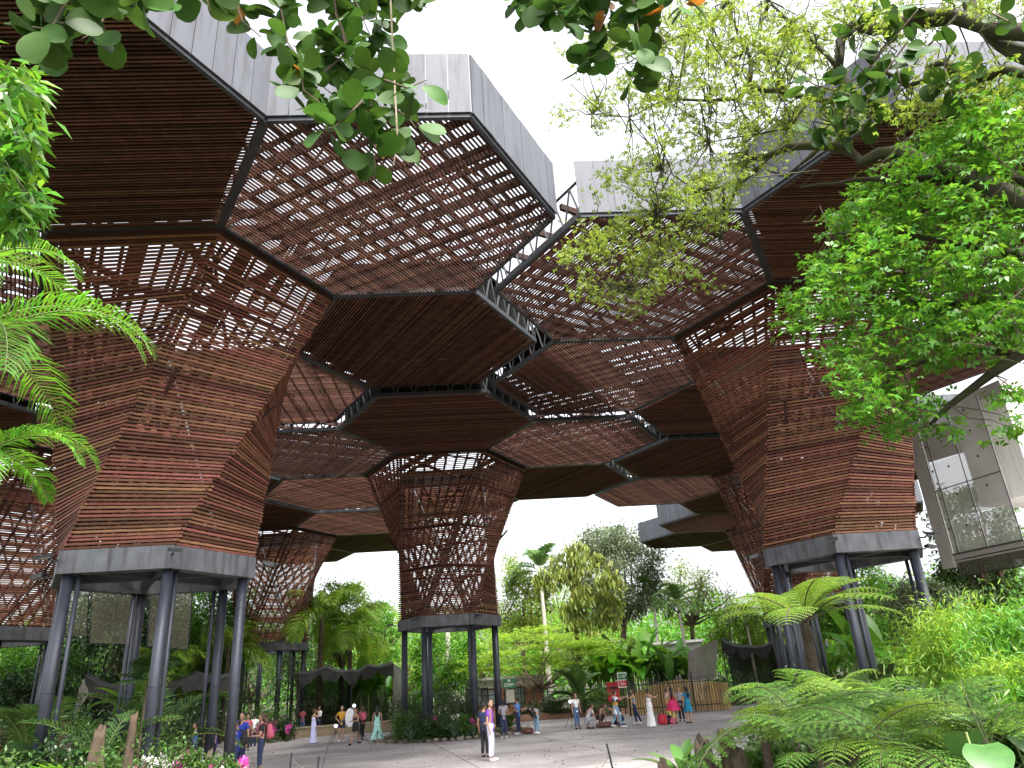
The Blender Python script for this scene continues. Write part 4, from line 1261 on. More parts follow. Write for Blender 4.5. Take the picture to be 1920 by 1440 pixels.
# --- tree fern
tf_base = col(1528, 17.5); tf_base[2] = zR(tf_base)
ttop = atd(1508, 1168, 17.2)
tfern_parts = [fern_mesh('frond', 2.1 * f, a, 17, 0.5, lf_fern2, mat('dark_frond_stem', (0.07, 0.05, 0.03), 0.8), a0=a0, seed=40 + i, sub=10, stem_r=0.02, sw=0.12) for i, (f, a, a0) in enumerate(((1, 1.15, 0.7), (1.05, 1.05, 0.45), (0.8, 1.2, 1.05)))]
tfern = empty('tree_fern', tf_base, 'tree fern with a dark trunk and a flat umbrella of fronds before the right tower', 'tree fern')
mb = MB(); n = 12
pts = [tf_base + (ttop - tf_base) * i / n + np.array([0.02 * math.sin(i * 1.3), 0, -0.15 * (i == 0)]) for i in range(n + 1)]
mb.tube(pts, [0.17 - 0.006 * i + 0.015 * (i % 2) for i in range(n + 1)], 9)
mb.build('trunk', MATS['fern_trunk'], tfern)
r = random.Random(4)
for k in range(15):
    part('frond', tfern_parts[k % 3], tfern, ttop - tf_base, rz=k * 2.399, rx=r.uniform(-.12, .12), ry=r.uniform(-.1, .12), sc=r.uniform(0.85, 1.1))
# --- broad leaved plants
heart = lambda s: (1.0 - abs(2 * s - 0.62) ** 1.6 * 0.78) if s < 0.66 else max(0.0, (1 - s) / 0.34) ** 0.85 * 0.83
ear_leaf = blade('leaf', 0.62, 0.52, mat('leaf_ear', (0.055, 0.15, 0.03), 0.4, var=0.25, hue=0.01, transl=0.3, nscale=12, namt=0.25), n=14, curve=0.5, fold=0.2, prof=heart)
dark_leaf = blade('leaf', 0.75, 0.5, lf_dark, n=9, curve=0.7, fold=0.25)
def make_ear(name, seed, n, leafm, h=0.7):
    r = random.Random(seed); root = proto(name, 'plant')
    for k in range(n):
        a = k * 2.399; rr = 0.35 * r.uniform(0.5, 1.2); hh = h * r.uniform(0.6, 1.1)
        tip = np.array([math.cos(a) * rr, math.sin(a) * rr, hh])
        mb = MB(); mb.tube([(0, 0, -0.05), tip * np.array([0.4, 0.4, 0.6]), tip], [0.02, 0.016, 0.012], 6)
        part('leaf_stalk', mesh_np('leaf_stalk', np.concatenate(mb.V), mb.F, stem_g, smooth=True), root)
        part('leaf', leafm, root, tip, rz=a, ry=r.uniform(0.15, 0.7), sc=r.uniform(0.8, 1.15))
    return root
ear, darkp = make_ear('elephant_ear', 1, 5, ear_leaf, 1.85), make_ear('broadleaf_plant', 2, 8, dark_leaf, 0.9)
def putR(p, px, d, sc, lb, grp=None, rz=None, dz=0):
    q = col(px, d); return put(p, (q[0], q[1], zR(q) + dz), sc=sc, label=lb, group=grp, rz=rz)
putR(ear, 1788, 6.9, 0.7, 'plant with a large heart shaped green leaf at the lower right', rz=4.4, dz=0.0)
putR(ear, 1870, 8.9, 0.8, 'smaller heart leaved plant at the lower right corner', rz=2.0)
putR(darkp, 1640, 21, 1.5, 'dark broad leaved plant behind the ferns')
putR(darkp, 1700, 18, 1.4, 'dark broad leaved plant beside the right legs')
putR(darkp, 1570, 22, 1.3, 'dark broad leaved plant at the tree fern')
putR(darkp, 1840, 9.4, 0.9, 'dark leaves under the right bamboo')
lance = lambda s: math.sin(math.pi * (0.05 + 0.94 * s) ** 0.85) ** 0.9
agla = blade('leaf', 0.48, 0.13, lf_mid, n=8, curve=0.8, fold=0.3, prof=lance)
def make_rosette(name, n, leafm, seed, lo=0.3, hi=1.25, cat='plant', stemh=0.12):
    r = random.Random(seed); root = proto(name, cat)
    mb = MB(); mb.tube([(0, 0, -0.06), (0, 0, stemh)], [0.035, 0.025], 6)
    part('stem', mesh_np('stem', np.concatenate(mb.V), mb.F, stem_g), root)
    for k in range(n):
        part('leaf', leafm, root, (0, 0, stemh * r.uniform(0.4, 1)), rz=k * 2.399, ry=-(lo + (hi - lo) * (k / n) ** 0.8), sc=r.uniform(0.75, 1.1))
    return root
leafy = make_rosette('leafy_plant', 15, agla, 1, stemh=0.3)
sword = blade('leaf', 0.7, 0.05, lf_blue, n=6, curve=0.35, fold=0.3, prof=lambda s: (1 - s) ** 0.5)
agave = make_rosette('yucca', 34, sword, 2, lo=0.0, hi=1.5)
putR(leafy, 1255, 14.6, 2.0, 'bright leafy plant at the plaza edge left of the stump', 'leafy plants in the beds')
putR(leafy, 1390, 12.6, 1.7, 'bright leafy plant between the stumps', 'leafy plants in the beds')
putR(leafy, 1440, 11.5, 1.5, 'leafy plant at the foot of the ferns', 'leafy plants in the beds')
# --- dead stumps
def stump(base, top, r0, label, m=stump_m, seed=0, flare=1.5, hollow=True):
    rg = np.random.default_rng(seed)
    na, nz_ = 18, 12
    V, F = [], []
    ph = rg.uniform(0, 6.28, 6)
    for j in range(nz_ + 1):
        t = j / nz_
        c = base + (top - base) * t
        for i in range(na):
            a = 2 * math.pi * i / na
            rr = r0 * (flare - (flare - 0.45) * t ** 0.7) * (1 + 0.22 * math.sin(3 * a + ph[0] + 2 * t) + 0.14 * math.sin(5 * a + ph[1] - 3 * t) + 0.1 * math.sin(9 * a + 7 * t + ph[2]) + 0.08 * rg.normal())
            zz = (0.3 * r0 * (math.sin(a + ph[3]) + 0.35 * math.sin(3 * a + ph[4]) + 0.25 * rg.normal())) * t ** 2
            V.append(c + np.array([math.cos(a) * rr, math.sin(a) * rr, zz - 0.1 * (j == 0)]))
    for j in range(nz_):
        for i in range(na):
            F.append((j * na + i, j * na + (i + 1) % na, (j + 1) * na + (i + 1) % na, (j + 1) * na + i))
    b = nz_ * na; V.append(top - np.array([0, 0, r0 * 0.9])); k = len(V) - 1
    for i in range(na): F.append((b + i, b + (i + 1) % na, k))
    o = MB().raw(V, F).build('tree_stump', m, loc=base, smooth=True)
    return tag(o, label, 'stump', 'dead stumps in the beds')
def stumpR(px, d, ytop, w, label, m=stump_m, seed=0, dx=0):
    b = col(px, d); b[2] = zR(b); t = atd(px + dx, ytop, d)
    stump(b, t, w * 0.8 / FPX * d / 2, label, m, seed)
stumpR(1312, 9.2, 1392, 70, 'gnarled grey brown stump at the front of the right planting', seed=1, dx=6)
stumpR(1240, 9.6, 1425, 34, 'short pale stump at the lower plaza edge', stump_w, 2)
stumpR(1348, 9.9, 1372, 40, 'rounded pale stump behind the gnarled one', stump_w, 3, 5)
stumpR(1375, 9.0, 1405, 60, 'broken stump right of the gnarled one', seed=4)
stumpR(1450, 15, 1300, 34, 'reddish stump behind the left ferns', stump_w, 6)
stumpR(1548, 12.2, 1318, 50, 'tilted stump behind the broad fern', seed=7, dx=12)
stumpR(1735, 8.4, 1395, 54, 'leaning log left of the heart shaped leaf', seed=8, dx=-25)
# --- orchids
def petal_flower(m, R=0.06):
    V, F = [], []
    for k in range(5):
        a = 2 * math.pi * k / 5; b = len(V); c, s = math.cos(a), math.sin(a)
        for x, y, z in ((0.1, 0, 0), (0.6, -0.42, 0.15), (1.05, 0, 0.05), (0.6, 0.42, 0.15)):
            V.append((z * R, (x * c - y * s) * R, (x * s + y * c) * R))
        F.append((b, b + 1, b + 2, b + 3))
    V += [(0.3 * R, 0, 0), (0.1 * R, 0.15 * R, 0), (0.1 * R, 0, 0.15 * R), (0.1 * R, -0.15 * R, 0), (0.1 * R, 0, -0.15 * R)]
    b = 20
    F += [(b, b + 1, b + 2), (b, b + 2, b + 3), (b, b + 3, b + 4), (b, b + 4, b + 1)]
    return mesh_np('flower', V, F, m)
def make_orchid(m, seed, h=0.7, nst=2, R=0.085):
    r = random.Random(seed); root = proto('orchid', 'orchid')
    lfm = blade('leaf', 0.32, 0.1, lf_mid, n=6, curve=0.9, fold=0.3)
    fl = petal_flower(m, R)
    for k in range(5): part('leaf', lfm, root, (0, 0, 0.03), rz=k * 1.26 + r.random(), ry=-r.uniform(0.2, 0.7))
    for s in range(nst):
        a = r.uniform(0, 6.28); mb = MB()
        pts = [np.array([math.cos(a) * h * 0.35 * t ** 2, math.sin(a) * h * 0.35 * t ** 2, h * (t - 0.25 * t ** 3)]) for t in np.linspace(0, 1, 7)]
        mb.tube(pts, 0.008, 5)
        part('flower_stalk', mesh_np('flower_stalk', np.concatenate(mb.V), mb.F, stem_g), root)
        for q in range(7):
            f = 0.5 + 0.5 * q / 6; i = min(5, int(f * 6)); p = pts[i] * (1 - (f * 6 - i)) + pts[i + 1] * (f * 6 - i)
            part('flower', fl, root, p + np.array([r.uniform(-.06, .06), r.uniform(-.06, .06), r.uniform(-.03, .03)]), rz=-1.57 + r.uniform(-.9, .9), ry=r.uniform(-.3, .4), sc=r.uniform(0.8, 1.2))
    return root
orch_p, orch_w = make_orchid(pink, 1, 0.9, 3, 0.1), make_orchid(whitef, 2, 0.8, 2, 0.1)
no = 0
cFB = TREES['FB']['c']
rgo = random.Random(9)
ORD22 = ['first', 'second', 'third', 'fourth', 'fifth', 'sixth', 'seventh', 'eighth', 'ninth', 'tenth', 'eleventh', 'twelfth', 'thirteenth', 'fourteenth', 'fifteenth', 'sixteenth', 'seventeenth', 'eighteenth', 'nineteenth', 'twentieth', 'twenty-first', 'last']
PXS = sorted(rgo.uniform(468, 548) for _ in range(22))
for i in range(22):
    px, d = PXS[i], rgo.uniform(43.5, 50)
    p = col(px, d); z = max(bedFB(p[0], p[1]) - 0.02, 0) + 0.0
    put((orch_p, orch_w)[i % 3 == 2], (p[0], p[1], z), sc=rgo.uniform(0.8, 1.35), label=ORD22[i] + ' orchid from the left, ' + ('pink', 'pink', 'white')[i % 3] + ', in the crowded bed under the far left tower', group='orchids under the far left tower')
CB = [(750, 36.2, 0, 'pink orchid at the left end of the middle bed'), (785, 35.6, 0, 'pink orchid in the left half of the middle bed'), (806, 36.5, 0, 'tall pink orchid between the dark middle legs'), (812, 35.3, 1, 'white orchid at the front of the middle bed'), (848, 36.5, 1, 'white orchid right of the tall pink one'), (880, 36.2, 0, 'bright pink orchid by the right middle leg'), (893, 35.4, 0, 'pink orchid at the purple shirt'), (870, 38.5, 0, 'pink orchid at the back of the middle bed'), (770, 38, 1, 'white orchid at the back of the middle bed')]
for px, d, w, lb in CB:
    p = col(px, d); put((orch_p, orch_w)[w], (p[0], p[1], max(0, bedC(p[0], p[1]) - 0.03)), sc=0.95, label=lb, group='orchids in the middle bed')
LB = [(188, 17.2, 0, 'pink orchid among the dead stumps on the left'), (230, 17.6, 0, 'crimson orchid right of the pale stump on the left'), (108, 16.2, 0, 'pink orchid beside the outermost left leg'), (341, 18.5, 0, 'pink orchid behind the yucca'), (318, 18.8, 1, 'tall white orchid behind the front left leg'), (362, 18.6, 1, 'white orchid before the visitors in blue'), (408, 17.4, 0, 'purple orchid before the man in blue'), (432, 17.0, 0, 'purple orchid beside the right front leg'), (446, 16.8, 1, 'white orchid at the plaza edge by the visitors in blue'), (15, 16.5, 0, 'red orchid at the left lower corner')]
for px, d, w, lb in LB:
    p = col(px, d); put((orch_p, orch_w)[w], (p[0], p[1], max(0, bedL(p[0], p[1]) - 0.03) + 0.1), sc=1.25, label=lb, group='orchids in the left bed')
# --- planting of the round beds
k = 100
for px, d, w, yt, m, lb in ((757, 35.6, 42, 1340, lf_mid, 'leafy cushion at the left end of the middle bed'), (790, 35.2, 50, 1350, lf_dark, 'dark cushion at the front of the middle bed'), (830, 35.3, 60, 1345, lf_dark, 'dark ferny cushion in the middle bed'), (868, 35.4, 46, 1345, lf_mid, 'leafy cushion right of the middle bed centre'), (895, 35.6, 30, 1350, lf_grey, 'pale cushion behind the purple shirt'),
                            (830, 38, 110, 1290, lf_dark, 'tall dark shrub inside the middle tower legs'), (775, 38.5, 60, 1305, lf_mid, 'green shrub by the left middle leg'), (880, 38.5, 60, 1300, lf_dark, 'dark shrub by the right middle leg'),
                            (500, 46, 80, 1325, lf_mid, 'green cushion under the orchids of the far left tower'), (540, 45, 30, 1345, lf_dark, 'dark cushion at the far left tower leg')):
    k += 1
    shrub(px, d, w, yt, m, lb, seed=k, leaf=0.13, per=60, nclump=34, group='cushions in the round beds')
for px, d, s, lb in ((770, 34.9, 1.0, 'yucca at the left front of the middle bed'), (848, 34.8, 1.1, 'yucca at the front of the middle bed'), (885, 35.0, 0.8, 'yucca behind the purple shirt')):
    p = col(px, d); put(agave, (p[0], p[1], max(0, bedC(p[0], p[1]) - .03)), sc=s, label=lb, group='yuccas in the beds')
# rim of small stones round the middle bed
rock_m = mat('field_stone', (0.2, 0.17, 0.14), 0.9, var=0.3, nscale=8, namt=0.3)
def stone_mesh(seed):
    rg = np.random.default_rng(seed); mb = MB().ball((0, 0, 0), 1, 7, 5); V = mb.V[0]
    V = V * (1 + 0.25 * rg.normal(size=(len(V), 1)) * 0.6) * np.array([1, 0.8, 0.6])
    return mesh_np('rim_stone', V, mb.F, rock_m)
stones = [stone_mesh(i) for i in range(4)]
rim = empty('stone_rim', v3(CC, 0), 'rim of small stones round the middle flower bed', 'stone rim')
for i in range(64):
    a = 2 * math.pi * i / 64
    part('rim_stone', stones[i % 4], rim, (math.cos(a) * 3.55, math.sin(a) * 3.55, 0.05), rz=random.uniform(0, 6), sc=random.uniform(0.12, 0.2))
# --- left planting
def zL(p): return max(bedL(p[0], p[1]) - 0.04, -0.01)
fan_b = fan_mesh('leaf', 0.62, lf_bright, stem_g)
fan_d = fan_mesh('leaf', 0.6, lf_dark, stem_g)
def make_fan(leafm, n, seed, h=0.0):
    r = random.Random(seed); root = proto('fan_palm', 'palm'); mb = MB()
    mb.tube([(0, 0, -0.1), (0, 0, h + 0.12)], [0.06, 0.05], 7)
    part('trunk', mesh_np('trunk', np.concatenate(mb.V), mb.F, bark), root)
    for k in range(n): part('leaf', leafm, root, (0, 0, h + 0.05), rz=k * 2.399, ry=r.uniform(-0.2, 0.75), sc=r.uniform(0.8, 1.1))
    return root
fan1, fan2, fan3 = make_fan(fan_b, 6, 1, 0.25), make_fan(fan_d, 8, 2, 0.3), make_fan(fan_d, 9, 3, 2.3)
def putL(p, px, d, sc, lb, grp=None, rz=None):
    q = col(px, d); return put(p, (q[0], q[1], zL(q)), sc=sc, label=lb, group=grp, rz=rz)
FG = 'fan palms in the left planting'
putL(fan1, 160, 15.8, 1.15, 'bright green fan palm between the two front left legs', FG, 4.6)
putL(fan2, 60, 17, 1.1, 'dark fan palm left of the outermost leg', FG)
putL(fan2, 20, 19, 1.3, 'dark fan palm at the left border', FG)
putL(fan2, 120, 20, 1.4, 'dark fan palm behind the outermost left leg', FG)
putL(fan3, 272, 21, 0.95, 'small fan palm tree with a thin stem behind the front left leg', FG)
putL(agave, 328, 15.9, 1.15, 'grey green yucca right of the front left leg', 'yuccas in the beds')
putL(agave, 375, 16.4, 0.9, 'pale yucca left of the right front leg', 'yuccas in the beds')
putL(agave, 300, 15.6, 0.8, 'yellowish yucca at the foot of the front left leg', 'yuccas in the beds')
putL(leafy, 205, 15.7, 1.3, 'leafy plant at the lower edge between the left legs', 'leafy plants in the beds')
putL(leafy, 30, 15.5, 1.2, 'leafy plant at the left lower corner', 'leafy plants in the beds')
putL(leafy, 250, 15.8, 1.2, 'leafy plant left of the front left leg', 'leafy plants in the beds')
putL(leafy, 395, 15.9, 1.0, 'leafy plant beside the right front leg', 'leafy plants in the beds')
big = make_rosette('birdnest_plant', 14, blade('leaf', 1.0, 0.3, lf_bright, n=9, curve=1.1, fold=0.3), 5, lo=0.35, hi=1.2)
putL(big, 335, 18.3, 1.15, 'large bright rosette of broad leaves right of the front left leg')
putL(big, 90, 16.0, 0.7, 'small rosette of broad leaves by the outermost left leg')
palm_s = make_palm('young_palm', 0.3, 9, 1.7, 0.5, lf_mid, arch=1.3, a0=1.2, trunk_r=0.06, lw=0.045, nl=22, seed=31, droop=0.5)
putL(palm_s, 205, 19.5, 1.25, 'young feather palm behind the stumps on the left')
putL(palm_s, 70, 22, 1.4, 'young feather palm by the brick wall')
putL(palm_s, 290, 23, 1.5, 'young feather palm in the shade of the left tower')
for px, d, yt, w, lb, m, sd, dx in ((190, 16.8, 1352, 46, 'pale dead stump with raised arms on the left', stump_w, 11, 0), (250, 17.4, 1325, 28, 'tall slim dead stump beside the front left leg', stump_w, 12, 4), (488, 17.5, 1425, 24, 'small stump at the plaza edge', stump_w, 16, 0), (395, 17.5, 1395, 26, 'grey stump between the visitors and the leg', stump_m, 18, 0)):
    b = col(px, d); b[2] = zL(b); stump(b, atd(px + dx, yt + 12, d), w * 0.62 / FPX * d / 2, lb, m, sd)
for px, d, w, yt, m, lb in ((50, 15.8, 120, 1400, lf_mid, 'leafy ground shrub at the left lower corner'), (150, 18, 120, 1370, lf_dark, 'dark ground shrub between the left legs'), (300, 17.5, 120, 1375, lf_mid, 'ground shrub behind the yucca'), (390, 17.2, 60, 1390, lf_mid, 'ground shrub by the right front leg'), (230, 15.6, 110, 1415, lf_mid, 'ground shrub at the lower edge on the left'), (440, 16.9, 50, 1410, lf_mid, 'ground shrub before the visitors in blue')):
    k += 1
    shrub(px, d, w, yt, m, lb, seed=k, leaf=0.1, per=60, nclump=30, group='ground shrubs in the left bed')
for px, d, w, yt, m, lb in ((1300, 10.0, 120, 1425, lf_mid, 'grassy shrub at the foot of the gnarled stump'), (1420, 10.5, 130, 1395, lf_mid, 'ground shrub behind the broken stumps'), (1560, 8.6, 160, 1425, lf_dark, 'dark ground shrub at the lower edge under the ferns'), (1700, 9.2, 150, 1400, lf_dark, 'dark ground shrub between the ferns'), (1600, 13, 180, 1330, lf_dark, 'ground shrub under the large ferns'), (1820, 11, 120, 1370, lf_dark, 'dark shrub behind the heart leaved plants'), (1720, 15, 150, 1290, lf_mid, 'shrub around the outermost right leg'), (1500, 20, 120, 1270, lf_dark, 'dark shrub in front of the second right tower')):
    k += 1
    q = col(px, d); shrub(px, d, w, yt, m, lb, seed=k, leaf=0.09, per=70, nclump=34, group='ground shrubs in the right bed', zb=zR(q))
# --- bright bamboo thicket at the right edge
for i, (px, d, w, yt, m, lb) in enumerate(((1800, 16, 150, 1110, lf_lime, 'bright bamboo bush right of the outermost leg'), (1880, 14, 150, 1080, lf_bright, 'yellow green bamboo bush at the right border'), (1850, 12.5, 130, 1230, lf_lime, 'bamboo bush in front of the taller ones'), (1905, 11, 110, 1270, lf_bright, 'bamboo bush at the right lower border'), (1775, 19, 110, 1150, lf_bright, 'feathery bush behind the outermost right leg'), (1760, 24, 120, 1130, lf_lime, 'pale bush farther behind the outermost right leg'))):
    q = col(px, d)
    shrub(px, d, w, yt, m, lb, seed=200 + i, leaf=0.16, per=130, nclump=60, lw=0.16, group='bamboo bushes at the right border', zb=max(zR(q), 0), droop=0.8)
# ================================================================== hanging foliage near the viewer
def px_path(pts, d):
    return [atd(x, y, d if np.isscalar(d) else d[i]) for i, (x, y) in enumerate(pts)]
def clusia_leaf(i):
    return blade('leaf', 0.15, 0.115, lf_clusia, n=6, curve=(0.15, 0.5, -0.3)[i], fold=(0.1, 0.22, 0.16)[i], prof=lambda s: (0.12 + 0.88 * math.sin(min(1.0, s * 1.02) ** 1.35 * math.pi) ** 0.55) if s < 0.985 else 0.25)
cl_leaves = [clusia_leaf(i) for i in range(3)]
cl_or = blade('leaf', 0.13, 0.09, lf_orange, n=6, curve=0.4, fold=0.2, prof=lambda s: 0.12 + 0.88 * math.sin(min(1.0, s) ** 1.3 * math.pi) ** 0.6)
rgc = random.Random(12)
def clusia_twigs(root, twigs, d, step=30, every=3, r=0.008, sc=1.0, orange=0.03):
    base = np.array(root.location)
    for tw in twigs:
        P = [p + np.array([0, 0, 0]) for p in px_path(tw, d + rgc.uniform(-0.3, 0.3))]
        mb = MB(); mb.tube(P, list(np.linspace(r * 1.3, r * 0.5, len(P))), 6)
        mb.build('twig', bark, root)
        acc = 0.0
        for a, b in zip(P[:-1], P[1:]):
            L = np.linalg.norm(b - a); n = max(1, int(L / (step / FPX * d * 1.25)))
            for q in range(n):
                p = a + (b - a) * (q + rgc.random()) / n
                if ray(960, 720) @ (p - CO) <= 0: continue
                for _ in range(every if rgc.random() < 0.8 else every - 1):
                    dirv = Vector((rgc.gauss(0, 1), rgc.gauss(0, 0.7), rgc.gauss(-0.25, 0.75))).normalized()
                    nrm = Vector((rgc.gauss(0, 0.5), rgc.gauss(-0.6, 0.6), rgc.gauss(0.3, 0.6))).normalized()
                    X = dirv; Y = nrm.cross(X).normalized(); Z = X.cross(Y)
                    s = sc * rgc.uniform(0.6, 1.1)
                    me = cl_or if rgc.random() < orange else cl_leaves[rgc.randrange(3)]
                    o = bpy.data.objects.new('leaf', me); COL.objects.link(o); o.parent = root
                    pp = p - base + np.array(dirv) * 0.035 * s
                    o.matrix_basis = Matrix(((X[0] * s, Y[0] * s, Z[0] * s, pp[0]), (X[1] * s, Y[1] * s, Z[1] * s, pp[1]), (X[2] * s, Y[2] * s, Z[2] * s, pp[2]), (0, 0, 0, 1)))
cl = empty('clusia_tree', (-4.6, 2.2, 0), 'hanging branches with round leathery leaves across the top of the picture', 'tree')
TW = [[(600, -150), (630, 20), (660, 130), (690, 240), (705, 315)], [(690, -150), (705, 30), (730, 140), (748, 240), (735, 290)], [(560, -150), (525, 10), (540, 80), (590, 150), (640, 190)], [(650, 100), (590, 150), (515, 165)], [(720, 150), (765, 165), (800, 150)],
      [(470, -150), (440, 0), (455, 40), (490, 70)], [(680, 190), (625, 240), (585, 245)], [(740, -120), (770, -10), (800, 15)], [(735, 200), (765, 220), (780, 240)], [(640, -140), (660, -10), (700, 80)], [(600, 60), (640, 100), (690, 160), (700, 220)], [(560, 100), (570, 170), (610, 200)]]
TW_L = [[(110, -150), (125, 0), (95, 55), (60, 50)], [(200, -150), (205, 10), (185, 55), (150, 75)], [(370, -150), (385, -10), (395, 20)], [(60, -120), (70, -20), (95, 80)], [(260, -140), (262, -20), (270, 5)]]
TW_R = [[(980, -150), (975, -20), (985, 25)], [(1080, -150), (1075, 0), (1045, 25), (1030, 20)], [(1130, -150), (1140, 20), (1110, 90), (1095, 130)], [(1170, -150), (1190, 20), (1205, 90), (1180, 150)], [(1270, -150), (1270, -20), (1280, 15)], [(1100, -100), (1100, 20), (1140, 60)], [(1020, -120), (1010, -20), (1060, 40)]]
clusia_twigs(cl, TW, 3.7, step=26, every=4, r=0.006, sc=1.2, orange=0.015)
clusia_twigs(cl, TW_L, 3.5, step=24, every=4, r=0.006, sc=1.3, orange=0.0)
clusia_twigs(cl, TW_R, 3.6, step=24, every=4, r=0.006, sc=1.2, orange=0.03)
mb = MB()
up = [atd(x, -150, 3.6) for x in (-260, 60, 200, 380, 560, 640, 700, 980, 1080, 1170, 1290)]
limb_pts = [np.array([-4.6, 2.2, -0.1]), np.array([-4.5, 2.2, 3.5]), np.array([-4.0, 2.4, 6.2])] + up
mb.tube(limb_pts, [0.2, 0.17, 0.13] + list(np.linspace(0.07, 0.02, len(up))), 9)
mb.build('trunk', bark_moss, cl, smooth=True)
mb = MB(); mb.tube(px_path([(725, -150), (735, 60), (742, 200), (745, 260), (738, 310)], 3.65), [0.007, 0.007, 0.006, 0.005, 0.003], 5); mb.build('aerial_root', mat('aerial_root', (0.36, 0.3, 0.22), 0.8), cl)
mb = MB(); mb.tube(px_path([(540, -150), (620, 0), (655, 90), (690, 170), (720, 230)], 3.75), [0.012, 0.01, 0.009, 0.008, 0.005], 6); mb.build('twig', bark, cl)
# old tree leaning in from the right
rt_base = col(2330, 7.6)
rt = empty('old_tree', rt_base, 'old tree with mossy twisting limbs and fine yellow green leaves entering from the right', 'tree')
LIMBS = [([(2330, 300), (2100, 120), (1960, 60), (1880, 55), (1790, 30), (1700, 40), (1640, 55), (1600, 45), (1578, 75), (1572, 130)], 0.1, 0.05),
         ([(2330, 320), (2100, 180), (1980, 120), (1900, 100), (1860, 60), (1820, 20), (1800, -60)], 0.1, 0.06),
         ([(2330, 520), (2050, 430), (1900, 370), (1800, 325), (1735, 305), (1690, 283), (1650, 288), (1615, 305), (1590, 280), (1540, 272), (1480, 275), (1448, 288), (1405, 298)], 0.1, 0.035),
         ([(1448, 288), (1420, 320), (1385, 345), (1360, 400), (1350, 450)], 0.03, 0.012),
         ([(1540, 272), (1500, 310), (1475, 330), (1440, 320)], 0.03, 0.01),
         ([(1572, 130), (1600, 175), (1560, 190), (1520, 182), (1470, 175), (1405, 160), (1380, 185), (1330, 190), (1250, 185)], 0.045, 0.014),
         ([(1405, 160), (1408, 110), (1395, 95)], 0.03, 0.015),
         ([(1390, -80), (1365, 0), (1335, 45), (1290, 62), (1245, 80), (1230, 90)], 0.035, 0.01),
         ([(1980, 150), (1880, 130), (1830, 150), (1795, 135), (1770, 115), (1740, 125), (1745, 150), (1700, 160), (1650, 130)], 0.05, 0.025),
         ([(1800, 340), (1720, 335), (1640, 335), (1570, 340), (1500, 352)], 0.04, 0.01),
         ([(1690, 45), (1620, 140), (1560, 230), (1520, 262)], 0.012, 0.008), ([(1790, 30), (1690, 150), (1600, 190)], 0.012, 0.008),
         ([(1360, 400), (1300, 430), (1240, 470), (1180, 540)], 0.012, 0.004), ([(1385, 345), (1310, 360), (1230, 400), (1120, 440)], 0.014, 0.004), ([(1250, 185), (1180, 220), (1110, 215)], 0.012, 0.004),
         ([(1520, 182), (1480, 240), (1420, 250), (1330, 270), (1240, 320)], 0.016, 0.005), ([(1572, 130), (1530, 80), (1480, 40), (1440, 0)], 0.03, 0.01), ([(1470, 175), (1450, 110), (1480, 60)], 0.02, 0.008)]
rgt = np.random.default_rng(77)
for j, (pts, r0, r1) in enumerate(LIMBS):
    d = 7.4 + 0.2 * math.sin(j * 2.1)
    P = px_path(pts, d)
    Q = []
    for a, b in zip(P[:-1], P[1:]):
        for t in (0, 0.5):
            Q.append(a + (b - a) * t + rgt.normal(size=3) * 0.02 * np.linalg.norm(b - a))
    Q.append(P[-1])
    MB().tube(Q, list(np.linspace(r0, r1, len(Q)) * (1 + 0.12 * rgt.normal(size=len(Q)))), 8).build('limb', bark_moss, rt, smooth=True)
MB().tube([rt_base - (0, 0, 0.2), rt_base + (0, 0, 3), atd(2330, 520, 7.6), atd(2330, 300, 7.6), atd(2330, 150, 7.6)], [0.35, 0.28, 0.24, 0.2, 0.1], 10).build('trunk', bark_moss, rt, smooth=True)
REG = [(1180, 90, 110, 60, 26), (1300, 60, 90, 70, 30), (1430, 60, 110, 80, 34), (1550, 40, 90, 60, 18), (1660, 30, 90, 50, 14), (1820, 10, 120, 40, 14), (1300, 170, 110, 60, 26), (1180, 190, 90, 60, 14), (1440, 170, 90, 70, 26), (1120, 210, 50, 40, 6), (1420, 240, 110, 60, 24), (1310, 270, 80, 50, 16), (1290, 350, 100, 50, 26), (1200, 330, 80, 40, 12), (1180, 420, 110, 50, 24), (1100, 460, 60, 40, 10), (1220, 490, 90, 50, 20), (1190, 560, 40, 22, 6), (1120, 530, 50, 30, 8), (1330, 400, 60, 50, 12), (1560, 200, 60, 50, 10), (1500, 120, 90, 60, 18), (1780, 170, 110, 50, 22), (1880, 210, 80, 50, 12), (1700, 200, 80, 40, 10), (1400, 320, 60, 40, 10)]
Cs = []
tw = MB()
for x, y, rx, ry, n in REG:
    for _ in range(int(n * (1.25 if y < 300 else 1.1))):
        Cs.append(atd(x + rgt.normal() * rx * 0.55, y + rgt.normal() * ry * 0.55, 7.5 + rgt.normal() * 0.6))
limb_nodes = np.array([p for pts, _, _ in LIMBS for p in px_path(pts, 7.4)])
for c in Cs:
    i = np.argmin(np.linalg.norm(limb_nodes - c, axis=1))
    limb(tw, limb_nodes[i], c, 0.009, 0.003, int(abs(c[0]) * 1000), n=4, wob=0.12, sides=4)
tw.build('twigs', bark_moss, rt)['kind'] = 'stuff'
Cs = np.array(Cs)
P = (Cs[:, None, :] + rgt.normal(size=(len(Cs), 22, 3)) * np.array([0.085, 0.085, 0.045])).reshape(-1, 3)
V, F = scatter(P, rand_dirs(len(P), rgt) - (0, 0, 0.2), rand_dirs(len(P), rgt) * 0.6 + (0, 0, 1), 0.075 * (0.7 + 0.6 * rgt.random(len(P))), 0.042, (TRI_V, TRI_F))
leaf_obj('crown', V, F, lf_yellow, rt)['kind'] = 'stuff'
